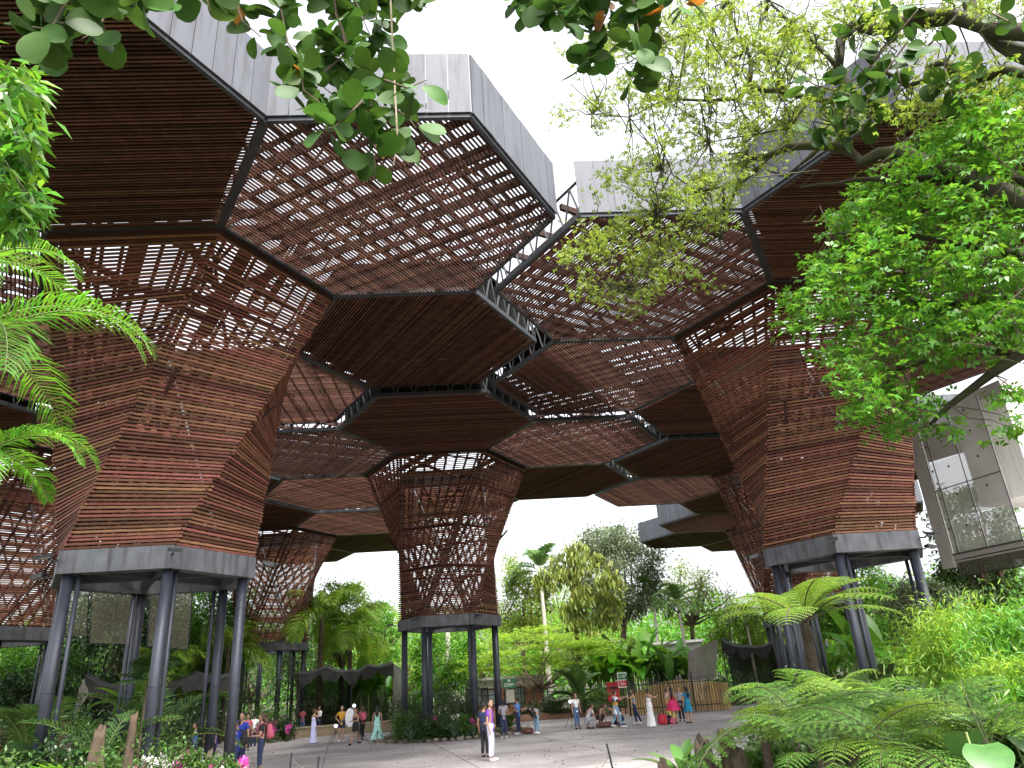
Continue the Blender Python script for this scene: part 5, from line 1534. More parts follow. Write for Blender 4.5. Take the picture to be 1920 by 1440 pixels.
# clusia growing on the old tree
c2 = empty('clusia_climber', atd(1640, 110, 7.0), 'climber with thick oval leaves sitting on the mossy limbs at upper right', 'climber')
clusia_twigs(c2, [[(1720, 20), (1660, 90), (1620, 140), (1570, 165), (1530, 170)], [(1640, 110), (1600, 190), (1580, 240), (1565, 270)], [(1700, 80), (1650, 150), (1620, 200), (1640, 230)], [(1780, 60), (1770, 130), (1785, 180)], [(1600, 60), (1640, 30), (1700, 10), (1780, 5)], [(1850, 20), (1890, 40), (1930, 20)], [(1680, 120), (1690, 160), (1660, 190)], [(1800, 130), (1800, 180)], [(1600, 180), (1530, 160), (1510, 150)], [(1580, 240), (1530, 250), (1520, 240)]], 6.9, step=19, every=3, r=0.008, sc=1.45, orange=0.0)
# leafy tree at the right with bright small leaves
lr_base = col(2250, 8.0)
lr = empty('leafy_tree', lr_base, 'tree with dense bright green sprays of small leaves at the right edge', 'tree')
rgr = np.random.default_rng(5)
outline = [(1920, 190, 60), (1850, 230, 60), (1780, 260, 50), (1740, 290, 40), (1690, 320, 40), (1900, 290, 70), (1830, 320, 60), (1660, 370, 36), (1620, 360, 28), (1580, 410, 30), (1640, 430, 46), (1700, 410, 60), (1780, 400, 60), (1860, 400, 70), (1540, 500, 24), (1500, 560, 26), (1560, 520, 40), (1620, 500, 50), (1700, 490, 60), (1790, 490, 70), (1880, 500, 70), (1510, 610, 24), (1580, 580, 40), (1660, 570, 55), (1750, 580, 65), (1850, 590, 70), (1920, 570, 50), (1570, 660, 26), (1630, 660, 45), (1720, 660, 55), (1800, 650, 46), (1600, 720, 28), (1670, 730, 42), (1620, 770, 24), (1690, 790, 34), (1735, 760, 22), (1775, 800, 14), (1890, 650, 40), (1915, 740, 22), (1905, 800, 14)]
Cs = []; tw = MB()
nodes = [px_path(p, 7.6) for p in ([(2250, 500), (2050, 420), (1900, 330), (1780, 320), (1690, 350)], [(2250, 560), (2050, 520), (1880, 470), (1760, 450), (1640, 430), (1560, 440)], [(2250, 620), (2050, 600), (1900, 560), (1760, 570), (1640, 560), (1530, 570)], [(2250, 680), (2050, 680), (1920, 660), (1800, 660), (1690, 690), (1640, 740)], [(1920, 660), (1860, 700), (1780, 760), (1740, 800)], [(2250, 400), (2000, 250), (1880, 220)])]
for P in nodes:
    MB().tube(P, list(np.linspace(0.06, 0.012, len(P))), 6).build('limb', bark_moss, lr, smooth=True)
MB().tube([lr_base - (0, 0, 0.2), atd(2250, 900, 8), atd(2250, 640, 8), atd(2250, 400, 7.8)], [0.2, 0.16, 0.13, 0.08], 9).build('trunk', bark_moss, lr, smooth=True)
allp = np.concatenate([np.array(P) for P in nodes])
for x, y, r_ in outline:
    for _ in range(max(4, int(r_ * 0.34))):
        Cs.append(atd(x + rgr.normal() * r_ * 0.5, y + rgr.normal() * r_ * 0.42, 7.6 + rgr.normal() * 0.7))
for c in Cs[::2]:
    i = np.argmin(np.linalg.norm(allp - c, axis=1)); limb(tw, allp[i], c, 0.008, 0.003, int(abs(c[2]) * 997), n=3, wob=0.1, sides=4)
tw.build('twigs', bark, lr)['kind'] = 'stuff'
Cs = np.array(Cs)
P = (Cs[:, None, :] + rgr.normal(size=(len(Cs), 13, 3)) * np.array([0.1, 0.12, 0.045])).reshape(-1, 3)
V, F = scatter(P, rand_dirs(len(P), rgr) - (0.3, 0, 0.15), rand_dirs(len(P), rgr) * 0.5 + (0, -0.2, 1), 0.095 * (0.7 + 0.6 * rgr.random(len(P))), 0.075, (TRI_V, TRI_F))
leaf_obj('crown', V, F, lf_bright, lr)['kind'] = 'stuff'
# drooping lance leaves at the upper left
ll_base = col(-420, 6.0)
ll = empty('mango_tree', ll_base, 'drooping bright lance shaped leaves at the upper left edge', 'tree')
rgx = np.random.default_rng(6)
mb = MB(); mb.tube([ll_base - (0, 0, 0.2), ll_base + (0, 0, 4), atd(-300, -60, 6), atd(-120, 60, 6), atd(0, 90, 6)], [0.2, 0.16, 0.12, 0.05, 0.02], 8)
mb.build('trunk', bark, ll, smooth=True)
Cs = []
for x, y, r_, n in ((10, 130, 40, 10), (40, 160, 40, 10), (20, 210, 50, 14), (55, 230, 26, 8), (0, 280, 40, 12), (40, 300, 34, 10), (20, 360, 34, 10), (55, 380, 20, 6), (30, 420, 26, 7), (-20, 400, 40, 10), (-40, 200, 60, 14), (-40, 320, 50, 12)):
    for _ in range(n): Cs.append(atd(x + rgx.normal() * r_ * 0.5, y + rgx.normal() * r_ * 0.5, 6 + rgx.normal() * 0.25))
Cs = np.array(Cs)
P = (Cs[:, None, :] + rgx.normal(size=(len(Cs), 9, 3)) * 0.05).reshape(-1, 3)
D = rand_dirs(len(P), rgx) * 0.8 + (0.35, 0, -0.75)
V, F = scatter(P, D, rand_dirs(len(P), rgx) + (0, -0.3, 0.8), 0.2 * (0.7 + 0.5 * rgx.random(len(P))), 0.05)
leaf_obj('foliage', V, F, lf_bright, ll)['kind'] = 'stuff'
tw = MB()
hub = atd(-60, 120, 6)
for c in Cs[::3]: limb(tw, atd(-50, 100 + (random.random() * 250), 6), c, 0.008, 0.003, 5, n=3, sides=4)
tw.build('twigs', bark, ll)['kind'] = 'stuff'
# palm leaning in from the left edge
def edge_palm(px, py, d, nf, L, label, seed, m=lf_bright, rzs=None):
    c = atd(px, py, d); base = v3(c[:2], 0)
    root = empty('edge_palm', base, label, 'palm')
    MB().tube([base - (0, 0, 0.1), (base + c) / 2 + (0.05, 0, 0), c], [0.12, 0.09, 0.07], 9).build('trunk', bark, root, smooth=True)
    fm = [frond_mesh('frond', L * f, a, 46, 0.42 * L / 2, 0.022, m, stem_g, a0=a0, droop=0.75, seed=seed + i, stem_r=0.013, start=0.12, sweep=0.9) for i, (f, a, a0) in enumerate(((1, 2.1, 0.85), (0.9, 1.8, 0.4), (1.05, 2.5, 1.15)))]
    r = random.Random(seed)
    for k in range(nf):
        rz = (rzs[k] if rzs else k * 2.399)
        part('frond', fm[k % 3], root, c - base, rz=rz, rx=r.uniform(-.2, .2), sc=r.uniform(0.9, 1.08))
    return root
edge_palm(-120, 690, 8.0, 8, 2.35, 'palm with long arching fronds leaning in from the left edge', 3, rzs=[0.05, -0.6, 0.45, 1.6, -1.5, 2.6, -2.6, 3.1])
edge_palm(-80, 890, 7.2, 7, 1.3, 'lower palm with short fronds at the left edge', 7, rzs=[0.0, -0.7, 0.7, 1.5, -1.5, 2.5, -2.6])
edge_palm(-130, 545, 8.6, 6, 1.8, 'upper palm crown with pale fronds at the left edge', 11, rzs=[0.0, -0.6, 1.0, 2.1, 3.1, -1.8])
# ================================================================== people
skin_a = mat('skin_tan', (0.42, 0.24, 0.16), 0.55, nscale=20, namt=0.06)
skin_b = mat('skin_brown', (0.3, 0.16, 0.1), 0.55, nscale=20, namt=0.06)
hair_k = mat('hair_black', (0.012, 0.01, 0.009), 0.45)
hair_b = mat('hair_brown', (0.06, 0.03, 0.017), 0.5)
eye_m = mat('eye_dark', (0.02, 0.015, 0.012), 0.3)
lip_m = mat('lip', (0.35, 0.1, 0.09), 0.5)
def cloth(n, c):
    return MATS.get('cloth_' + n) or mat('cloth_' + n, c, 0.85, nscale=9, namt=0.14, bump=0.25)
CL = dict(purple=(0.2, 0.045, 0.42), lilac=(0.6, 0.6, 0.78), black=(0.015, 0.015, 0.018), navy=(0.02, 0.03, 0.08), grey=(0.3, 0.3, 0.34), blue=(0.1, 0.25, 0.6), royal=(0.02, 0.05, 0.42), green=(0.025, 0.035, 0.022), jeans=(0.07, 0.14, 0.28), ltjeans=(0.22, 0.38, 0.52), white=(0.8, 0.8, 0.82), brown=(0.1, 0.04, 0.03), mustard=(0.62, 0.32, 0.03), red=(0.42, 0.02, 0.04), fuchsia=(0.62, 0.03, 0.14), teal=(0.01, 0.2, 0.34), mint=(0.42, 0.78, 0.72), lavender=(0.55, 0.55, 0.85), pinkc=(0.6, 0.12, 0.2), rose=(0.45, 0.1, 0.15), yellow=(0.6, 0.45, 0.12), pattern=(0.42, 0.42, 0.45))
def cm(n): return cloth(n, CL[n])
TMP = bpy.data.scenes.new('skin_scene')
JOBS = []
def skin_job(name, pts, edges, root, mats, owner, extra=None, levels=1):
    """pts: {key: (pos, radius)}"""
    keys = list(pts); ix = {k: i for i, k in enumerate(keys)}
    me = bpy.data.meshes.new(name)
    me.from_pydata([tuple(map(float, pts[k][0])) for k in keys], [(ix[a], ix[b]) for a, b in edges], [])
    o = bpy.data.objects.new('tmp_' + name, me)
    TMP.collection.objects.link(o)
    md = o.modifiers.new('skin', 'SKIN')
    if not me.skin_vertices: me.skin_vertices.new()
    for k in keys:
        sv = me.skin_vertices[0].data[ix[k]]
        r = pts[k][1]
        sv.radius = (r, r) if np.isscalar(r) else r
        sv.use_root = (k == root)
    ms = o.modifiers.new('sub', 'SUBSURF'); ms.levels = levels
    JOBS.append((o, name, mats, owner, extra))
ARMS = dict(down=((.23, -.02, 1.12), (.25, .05, .88)), phone=((.22, .14, 1.15), (.09, .32, 1.33)), reach=((.24, .17, 1.28), (.2, .42, 1.36)), hip=((.35, -.1, 1.16), (.18, .03, 1.0)),
            out=((.4, .06, 1.24), (.6, .16, 1.3)), hold=((.22, .03, 1.1), (.1, .24, 1.1)), low=((.2, .2, 1.2), (.16, .42, 1.05)), drop=((.17, .18, 1.1), (.15, .34, 0.9)), face=((.24, .16, 1.3), (.08, .17, 1.52)))
LEGS = dict(stand=(((.085, .02, .5), (.095, -.01, .07)), ((.085, .02, .5), (.1, -.01, .07))), walk=(((.085, .14, .5), (.09, .17, .08)), ((.085, .02, .5), (.08, -.28, .13))), apart=(((.12, .03, .5), (.19, 0, .07)), ((.12, .03, .5), (.17, 0, .07))),
            crouch=(((.14, .38, .52), (.12, .1, .07)), ((.14, .34, .5), (.12, .04, .07))), kneel=(((.13, .36, .42), (.12, .22, .07)), ((.12, .28, .1), (.1, -.15, .07))), lean=(((.08, .0, .5), (.08, -.03, .07)), ((.1, -.12, .5), (.16, -.3, .08))))
def person(px, py, yh, face, label, top='white', sleeve='short', bottom=('pants', 'jeans'), hair='short', hc=None, arms=('down', 'down'), legs='stand', bend=0.0, dz=0.0, skin=None, h=None, group='visitors on the plaza', hat=None, turn=0.0, d=None):
    g = gp(px, py) if d is None else col(px, d)
    dist = math.hypot(g[0], g[1])
    H = h or float(np.clip(atd(px, yh, dist)[2], 1.5, 1.82))
    s = H / 1.7
    skin = skin or skin_a; hc = hc or hair_k
    root = empty('person', g, label, 'person', group)
    rz = math.radians(face - 90)
    cz, sz = math.cos(rz), math.sin(rz)
    pel = np.array([0, 0, 0.93 + dz])
    cb, sb = math.cos(bend), math.sin(bend)
    def up(p):                                   # upper body bends about the pelvis
        p = np.array(p, float) - (0, 0, 0.93)
        y, z = p[1], p[2]
        return np.array([p[0], y * cb + z * sb, -y * sb + z * cb]) + pel
    def fin(p):                                  # to world-aligned local space
        p = np.asarray(p, float) * s
        return np.stack([p[..., 0] * cz - p[..., 1] * sz, p[..., 0] * sz + p[..., 1] * cz, p[..., 2]], -1)
    J = {'pel': pel, 'spi': up((0, -.01, 1.1)), 'che': up((0, 0, 1.28)), 'nec': up((0, -.005, 1.43)), 'hea': up((0, .015, 1.52))}
    for sd, sg, arm, leg in (('R', 1, arms[0], LEGS[legs][0]), ('L', -1, arms[1], LEGS[legs][1])):
        e, w = ARMS[arm]
        J['sh' + sd] = up((sg * .165, -.005, 1.375)); J['el' + sd] = up((sg * e[0], e[1], e[2])); J['wr' + sd] = up((sg * w[0], w[1], w[2]))
        f = nrmz(J['wr' + sd] - J['el' + sd]); J['ha' + sd] = J['wr' + sd] + f * 0.08
        J['hi' + sd] = pel + np.array([sg * .085, 0, -.03])
        k, a = leg
        J['kn' + sd] = np.array([sg * k[0], k[1], k[2]]); J['an' + sd] = np.array([sg * a[0], a[1], a[2]])
        J['to' + sd] = J['an' + sd] + np.array([sg * .02, .15, -.035])
    P = {k: fin(v) for k, v in J.items()}
    R = dict(pel=.105, spi=.1, che=.118, nec=.055, hea=.05, sh=.055, el=.04, wr=.028, ha=.03, hi=.085, kn=.055, an=.036, to=.03)
    rad = lambda k: R[k[:2]] if k[:2] in R else R[k]
    E = [('pel', 'spi'), ('spi', 'che'), ('che', 'nec'), ('nec', 'hea')]
    for sd in 'RL':
        E += [('che', 'sh' + sd), ('sh' + sd, 'el' + sd), ('el' + sd, 'wr' + sd), ('wr' + sd, 'ha' + sd), ('pel', 'hi' + sd), ('hi' + sd, 'kn' + sd), ('kn' + sd, 'an' + sd), ('an' + sd, 'to' + sd)]
    # head, face and fingers
    hd = MB(); hx = up((0, .02, 1.6)); ct, st = math.cos(turn), math.sin(turn)
    def hp(p):
        p = np.asarray(p, float); p = np.stack([p[..., 0] * ct - p[..., 1] * st, p[..., 0] * st + p[..., 1] * ct, p[..., 2]], -1)
        y, z = p[..., 1], p[..., 2]; b2 = bend * 0.6; c2, s2 = math.cos(b2), math.sin(b2)
        return fin(np.stack([p[..., 0], y * c2 + z * s2, -y * s2 + z * c2], -1) + hx)
    def ball(c, r, m, nu=10, nv=8):
        b = MB().ball(c, r, nu, nv); hd.raw(hp(b.V[0]), b.F, m)
    ball((0, 0, 0.01), (.076, .092, .105), 0, 12, 10); ball((0, .03, -.055), (.055, .06, .055), 0)
    ball((0, .095, -.012), (.014, .02, .022), 0, 6, 5)
    for sg in (-1, 1):
        ball((sg * .03, .083, .012), (.013, .008, .008), 1, 6, 5); ball((sg * .077, -.005, -.005), (.012, .022, .03), 0, 6, 5)
    ball((0, .084, -.05), (.022, .01, .008), 2, 6, 5)
    for sd, sg in (('R', 1), ('L', -1)):
        w, ha = J['wr' + sd], J['ha' + sd]; f = nrmz(ha - w)
        sdv = nrmz(np.cross(f, (0, 0, 1)) + (1e-3, 0, 0)); dn = np.cross(sdv, f)
        for q in range(4):
            o = ha + sdv * (q - 1.5) * 0.017; l = (.06, .072, .068, .05)[q]
            hd.tube([fin(o), fin(o + f * l * .55), fin(o + f * l - dn * 0.02)], [.0085 * s, .008 * s, .006 * s], 5)
        o = w + f * 0.03
        hd.tube([fin(o), fin(o + sdv * sg * -.035 + f * .03), fin(o + sdv * sg * -.042 + f * .06)], [.011 * s, .009 * s, .007 * s], 5)
    skin_job('body', {k: (P[k], rad(k) * s) for k in P}, E, 'pel', [skin, eye_m, lip_m], root, hd)
    # shirt
    if top:
        g_ = 0.017
        T = {k: (P[k], (rad(k) + g_) * s) for k in ('pel', 'spi', 'che')}
        T['pel'] = (fin(pel), .122 * s); T['hem'] = (fin(pel + np.array([0, 0, -0.13])), .128 * s)
        T['nk'] = (fin(up((0, -.005, 1.405))), .07 * s)
        TE = [('hem', 'pel'), ('pel', 'spi'), ('spi', 'che'), ('che', 'nk')]
        for sd in 'RL':
            T['sh' + sd] = (P['sh' + sd], .072 * s); TE.append(('che', 'sh' + sd))
            if sleeve == 'short':
                T['se' + sd] = (P['sh' + sd] * .4 + P['el' + sd] * .6, .066 * s); TE.append(('sh' + sd, 'se' + sd))
            elif sleeve == 'long':
                T['el' + sd] = (P['el' + sd], .057 * s); T['wr' + sd] = (P['wr' + sd], .043 * s); TE += [('sh' + sd, 'el' + sd), ('el' + sd, 'wr' + sd)]
        if sleeve == 'none':
            T['shR'] = (P['shR'] * .8 + P['che'] * .2, .055 * s); T['shL'] = (P['shL'] * .8 + P['che'] * .2, .055 * s)
        skin_job('shirt', T, TE, 'pel', [cm(top)], root)
    kind, bc = bottom[0], bottom[1]
    if kind in ('pants', 'shorts'):
        T = {'wa': (fin(up((0, 0, 1.09))), .108 * s), 'pel': (P['pel'], .122 * s)}; TE = [('wa', 'pel')]
        for sd in 'RL':
            T['hi' + sd] = (P['hi' + sd], .102 * s); TE.append(('pel', 'hi' + sd))
            if kind == 'shorts':
                T['kn' + sd] = (P['hi' + sd] * .3 + P['kn' + sd] * .7, .09 * s); TE.append(('hi' + sd, 'kn' + sd))
            else:
                T['kn' + sd] = (P['kn' + sd], .072 * s); T['an' + sd] = (P['an' + sd] + np.array([0, 0, .03]), .056 * s); TE += [('hi' + sd, 'kn' + sd), ('kn' + sd, 'an' + sd)]
        skin_job('trousers' if kind == 'pants' else 'shorts', T, TE, 'pel', [cm(bc)], root)
    elif kind == 'dress':
        hem, flare, tier = bottom[2], bottom[3], bottom[4] if len(bottom) > 4 else 0
        n, rows = 28, 9; V, F = [], []
        for j in range(rows + 1):
            t = j / rows; z = 1.12 + (hem - 1.12) * t
            hipb = 0.03 * math.exp(-((z - .92) / .12) ** 2)
            r = .125 + hipb + (flare - .125) * t ** (1.6 if not tier else 0.6)
            for i in range(n):
                a = 2 * math.pi * i / n
                rr = r * (1 + 0.09 * t * math.sin(7 * a + 1.3) + 0.05 * t * math.sin(13 * a))
                V.append((math.cos(a) * rr, math.sin(a) * rr * 0.9, z))
        for j in range(rows):
            for i in range(n): F.append((j * n + i, (j + 1) * n + i, (j + 1) * n + (i + 1) % n, j * n + (i + 1) % n))
        b = MB().raw(fin(np.array(V)) + g, F); b.build('skirt', cm(bc), root, smooth=True)
    # shoes
    for sd in 'RL':
        a, t = J['an' + sd], J['to' + sd]
        b = MB(); c = (a * .45 + t * .55) + np.array([0, 0, -.012])
        V = MB().ball((0, 0, 0), (.048, .125, .045), 8, 6)
        b.raw(fin(V.V[0] + c) + g, V.F); b.build('shoe', cm('white' if bc in ('lilac', 'ltjeans', 'navy') else 'black'), root, smooth=True)
    # hair
    hb = MB()
    def hball(c, r, nu=10, nv=8):
        b = MB().ball(c, r, nu, nv); hb.raw(hp(b.V[0]) + g, b.F)
    hball((0, -.022, .035), (.088, .092, .1), 12, 9)
    if hair in ('long', 'tail', 'bun'):
        hball((0, -.06, -.02), (.085, .055, .1))
    if hair == 'long':
        hb.tube([hp((0, -.07, 0)) + g, fin(up((0, -.1, 1.5))) + g, fin(up((0, -.13, 1.32))) + g, fin(up((0, -.12, 1.18))) + g], [.08 * s, .085 * s, .08 * s, .03 * s], 9)
    if hair == 'tail':
        hb.tube([hp((0, -.1, .03)) + g, hp((0, -.15, -.03)) + g, fin(up((0, -.13, 1.4))) + g], [.035 * s, .04 * s, .015 * s], 7)
    if hair == 'bun': hball((0, -.1, .06), (.045, .045, .045))
    hb.build('hair', hc, root, smooth=True)
    if hat:
        b = MB(); q = MB().ball((0, 0, .055), (.098, .105, .075), 12, 8); b.raw(hp(q.V[0]) + g, q.F)
        q = MB().ball((0, .1, .04), (.075, .09, .012), 10, 5); b.raw(hp(q.V[0]) + g, q.F)
        b.build('cap', cm(hat), root, smooth=True)
    WHERE[label] = (g, rz, s, fin)
    return root
WHERE = {}
def finish_people():
    TMP.view_layers[0].update()
    dg = TMP.view_layers[0].depsgraph
    for o, name, mats, owner, extra in JOBS:
        ev = o.evaluated_get(dg)
        me = bpy.data.meshes.new_from_object(ev, depsgraph=dg)
        V = np.empty(len(me.vertices) * 3); me.vertices.foreach_get('co', V); V = V.reshape(-1, 3)
        F = [tuple(p.vertices) for p in me.polygons]
        mb = MB().raw(V, F)
        if extra is not None:
            off = mb.n
            mb.V += extra.V; mb.F += [tuple(i + off for i in f) for f in extra.F]; mb.M += extra.M; mb.n += extra.n
        base = WLOC[owner.name]
        m2 = mesh_np(name, np.concatenate(mb.V), mb.F, mats, mb.M, smooth=True)
        link(bpy.data.objects.new(name, m2), owner, base)
        bpy.data.meshes.remove(me)
    for o, *_ in JOBS:
        bpy.data.objects.remove(o)
    bpy.data.scenes.remove(TMP)
# near couple
person(922, 1427, 1312, 345, 'woman in a purple shirt and pale trousers standing on the open plaza', 'purple', 'short', ('pants', 'lilac'), 'bun', arms=('down', 'hip'), turn=-0.3)
person(910, 1420, 1318, 60, 'person in dark clothes half hidden behind the purple shirt', 'navy', 'short', ('pants', 'black'), 'short', arms=('down', 'down'))
# middle right group
person(946, 1384, 1317, 100, 'woman in a grey top and navy trousers by the middle bed', 'grey', 'short', ('pants', 'navy'), 'tail', arms=('hold', 'hold'))
person(973, 1377, 1308, 150, 'man in a light blue shirt looking at the board', 'blue', 'short', ('pants', 'navy'), 'short', arms=('phone', 'hold'))
person(1008, 1375, 1312, 205, 'man in a dark jacket and light jeans bending to the ground', 'green', 'long', ('pants', 'ltjeans'), 'short', arms=('drop', 'drop'), bend=1.35, legs='apart', h=1.7)
person(1083, 1367, 1312, 300, 'person in a white shirt and jeans beside the lamp tripod', 'white', 'short', ('pants', 'jeans'), 'short', hc=hair_b, arms=('down', 'down'))
person(1102, 1367, 1310, 30, 'person in a patterned top crouching with the back to us', 'pattern', 'short', ('pants', 'grey'), 'short', hc=hair_b, legs='crouch', dz=-.55, bend=0.5, arms=('low', 'low'), h=1.65)
person(1121, 1363, 1310, 330, 'woman with long hair in a brown top crouching over the dark bag', 'brown', 'none', ('pants', 'black'), 'long', hc=hair_b, legs='crouch', dz=-.5, bend=0.75, arms=('drop', 'low'), h=1.65)
person(1168, 1363, 1310, 190, 'person in white and navy kneeling behind the striped shirt', 'white', 'short', ('pants', 'navy'), 'short', legs='kneel', dz=-.5, bend=0.9, arms=('drop', 'drop'), h=1.68)
person(1158, 1364, 1295, 20, 'person in a striped shirt and light jeans stretching both arms forward', 'white', 'short', ('pants', 'ltjeans'), 'short', arms=('reach', 'reach'), legs='walk')
person(1193, 1358, 1300, 170, 'woman in a grey tank top and leggings raising her arms', 'grey', 'none', ('pants', 'navy'), 'bun', hc=hair_b, arms=('reach', 'reach'), legs='lean')
person(1222, 1363, 1291, 30, 'woman in a long white dress pointing to the right', 'white', 'none', ('dress', 'white', 0.03, 0.24), 'bun', arms=('reach', 'hip'))
person(1266, 1357, 1290, 80, 'woman in a red dress with a flared fuchsia skirt', 'red', 'none', ('dress', 'fuchsia', 0.62, 0.36, 1), 'long', arms=('hold', 'hold'))
person(1258, 1349, 1292, 300, 'woman in a long yellow skirt behind the red dress', 'white', 'none', ('dress', 'yellow', 0.05, 0.3), 'long', hc=hair_b)
person(1280, 1353, 1292, 250, 'man in black between the red and the blue dress', 'grey', 'short', ('pants', 'black'), 'short')
person(1294, 1356, 1290, 120, 'woman in a short teal blue dress seen from behind', 'teal', 'short', ('dress', 'teal', 0.55, 0.26), 'long', arms=('hold', 'down'))
# left group
person(566, 1377, 1331, 110, 'person in a pink shirt and jeans beside the far left tower leg', 'pinkc', 'short', ('pants', 'jeans'), 'short', arms=('phone', 'phone'))
person(587, 1394, 1330, 40, 'woman in a long lavender dress with a hand at her face', 'lavender', 'none', ('dress', 'lavender', 0.03, 0.2), 'bun', hc=hair_b, arms=('face', 'down'))
person(598, 1375, 1329, 230, 'man in a white shirt behind the lavender dress', 'white', 'long', ('pants', 'navy'), 'short', arms=('hip', 'hold'))
person(640, 1391, 1324, 275, 'man in a mustard shirt and shorts holding a white reflector', 'mustard', 'short', ('shorts', 'navy'), 'short', arms=('hip', 'hold'))
person(666, 1397, 1333, 230, 'woman in a short black dress walking to the left', 'black', 'none', ('dress', 'black', 0.62, 0.2), 'long', hc=hair_b, legs='walk', arms=('hold', 'hold'))
person(679, 1388, 1340, 120, 'girl in a pink top with a pink bag walking away', 'rose', 'short', ('pants', 'black'), 'long', hc=hair_b, legs='walk', arms=('hold', 'down'))
person(707, 1391, 1327, 95, 'woman in a long mint dress with dark hair seen from behind', 'mint', 'none', ('dress', 'mint', 0.12, 0.34), 'long')
# visitors by the left legs
person(495, 1440, 1338, 195, 'person in black with a pink backpack looking at the orchids', 'black', 'short', ('pants', 'navy'), 'long', hc=hair_b, arms=('phone', 'hold'), d=25.5)
person(449, 1440, 1350, 190, 'person in a bright blue shirt and cap with a black backpack', 'royal', 'short', ('pants', 'navy'), 'short', arms=('hold', 'phone'), hat='navy', d=24.5)
person(458, 1430, 1336, 250, 'taller man in blue behind the cap wearer', 'royal', 'short', ('pants', 'navy'), 'short', arms=('hold', 'down'), d=26.5)
person(407, 1430, 1353, 200, 'person in blue partly hidden by the right front leg', 'royal', 'short', ('pants', 'black'), 'short', hc=hair_b, arms=('hold', 'hold'), d=27)
person(372, 1420, 1357, 210, 'person in a jeans jacket behind the left planting', 'jeans', 'long', ('pants', 'navy'), 'short', d=30)
person(480, 1390, 1345, 100, 'person in a white shirt among the far orchids', 'white', 'short', ('pants', 'navy'), 'short', d=40)
person(468, 1390, 1347, 280, 'person in pink among the far orchids', 'pinkc', 'short', ('pants', 'black'), 'short', d=39)
finish_people()
# stripes on the striped shirt
def band(label, z0, z1, r, c, nm='shirt_band'):
    g, rz, s, fin = WHERE[label]
    V, F = [], []; n = 18
    for z in (z0, (z0 + z1) / 2, z1):
        for i in range(n):
            a = 2 * math.pi * i / n
            V.append((math.cos(a) * r * 1.22, math.sin(a) * r * 0.98, z))
    for j in range(2):
        for i in range(n): F.append((j * n + i, j * n + (i + 1) % n, (j + 1) * n + (i + 1) % n, (j + 1) * n + i))
    owner = [o for o in COL.objects if o.get('label') == label][0]
    MB().raw(fin(np.array(V)) + g, F).build(nm, cm(c), owner, smooth=True)
SL = 'person in a striped shirt and light jeans stretching both arms forward'
band(SL, 1.18, 1.33, .143, 'navy'); band(SL, 1.04, 1.17, .135, 'mustard')
# bags and lamps
def backpack(label, gap, c, lab, sc=1.0):
    g, rz, s, fin = WHERE[label]
    b = MB(); q = MB().ball((0, 0, 0), (1, 1, 1), 10, 8)
    V = np.sign(q.V[0]) * np.abs(q.V[0]) ** 0.6 * np.array([.15, .085, .22]) * sc + np.array([0, -.22, 1.2])
    root = empty('backpack', g + fin(np.array([0, -.22, 0.98])), lab, 'backpack', 'bags')
    b.raw(fin(V) + g, q.F); b.build('pack_body', cm(c), root, smooth=True)
    V = np.sign(q.V[0]) * np.abs(q.V[0]) ** 0.6 * np.array([.11, .04, .1]) * sc + np.array([0, -.31, 1.12])
    MB().raw(fin(V) + g, q.F).build('pocket', cm(c), root, smooth=True)
    for sg in (-1, 1):
        MB().tube([fin(np.array(p)) + g for p in ((sg * .1, -.15, 1.38), (sg * .12, -.02, 1.46), (sg * .12, .12, 1.36), (sg * .12, .1, 1.2), (sg * .12, -.1, 1.08))], .016, 5).build('strap', cm(c), root)
backpack('person in black with a pink backpack looking at the orchids', 0, 'rose', 'pink backpack worn by the person in black')
backpack('person in a bright blue shirt and cap with a black backpack', 0, 'black', 'black backpack worn by the cap wearer')
backpack('girl in a pink top with a pink bag walking away', 0, 'pinkc', 'pink bag on the back of the walking girl', 0.9)
def floor_bag(px, py, w, h, d, c, lab, rz=0.0, handle=True):
    g = gp(px, py); root = empty('bag', g, lab, 'bag', 'bags')
    q = MB().ball((0, 0, 0), (1, 1, 1), 12, 8)
    V = np.sign(q.V[0]) * np.abs(q.V[0]) ** 0.55 * np.array([w, d, h / 2])
    V[:, :2] *= (1 - 0.15 * (V[:, 2:3] / h))
    V = np.stack([V[:, 0] * math.cos(rz) - V[:, 1] * math.sin(rz), V[:, 0] * math.sin(rz) + V[:, 1] * math.cos(rz), V[:, 2] + h / 2], -1)
    MB().raw(V + g, q.F).build('bag_body', cm(c), root, smooth=True)
    if handle:
        MB().tube([g + (-w * .4, 0, h * .95), g + (-w * .3, 0, h * 1.25), g + (w * .3, 0, h * 1.25), g + (w * .4, 0, h * .95)], .015, 6).build('handle', cm('black'), root)
    MB().tube([g + (-w * .95, -d * .6, h * .55), g + (0, -d * 1.02, h * .57), g + (w * .95, -d * .6, h * .55)], .008, 4).build('zip', cm('grey'), root)
floor_bag(1243, 1359, .22, .45, .16, 'red', 'dark red backpack on the plaza right of the white dress')
floor_bag(1253, 1357, .2, .36, .16, 'navy', 'navy bag beside the red backpack')
floor_bag(1262, 1357, .15, .26, .13, 'pinkc', 'small pink bag at the feet of the red dress')
floor_bag(1138, 1364, .5, .24, .28, 'brown', 'long dark brown open bag before the crouching people', handle=False)
floor_bag(991, 1376, .24, .26, .2, 'brown', 'brown bag under the bending man')
white_cloth = cm('white')
lamp_m = mat('lamp_diffuser', (0.85, 0.88, 1.0), 0.6, emit=0.5)
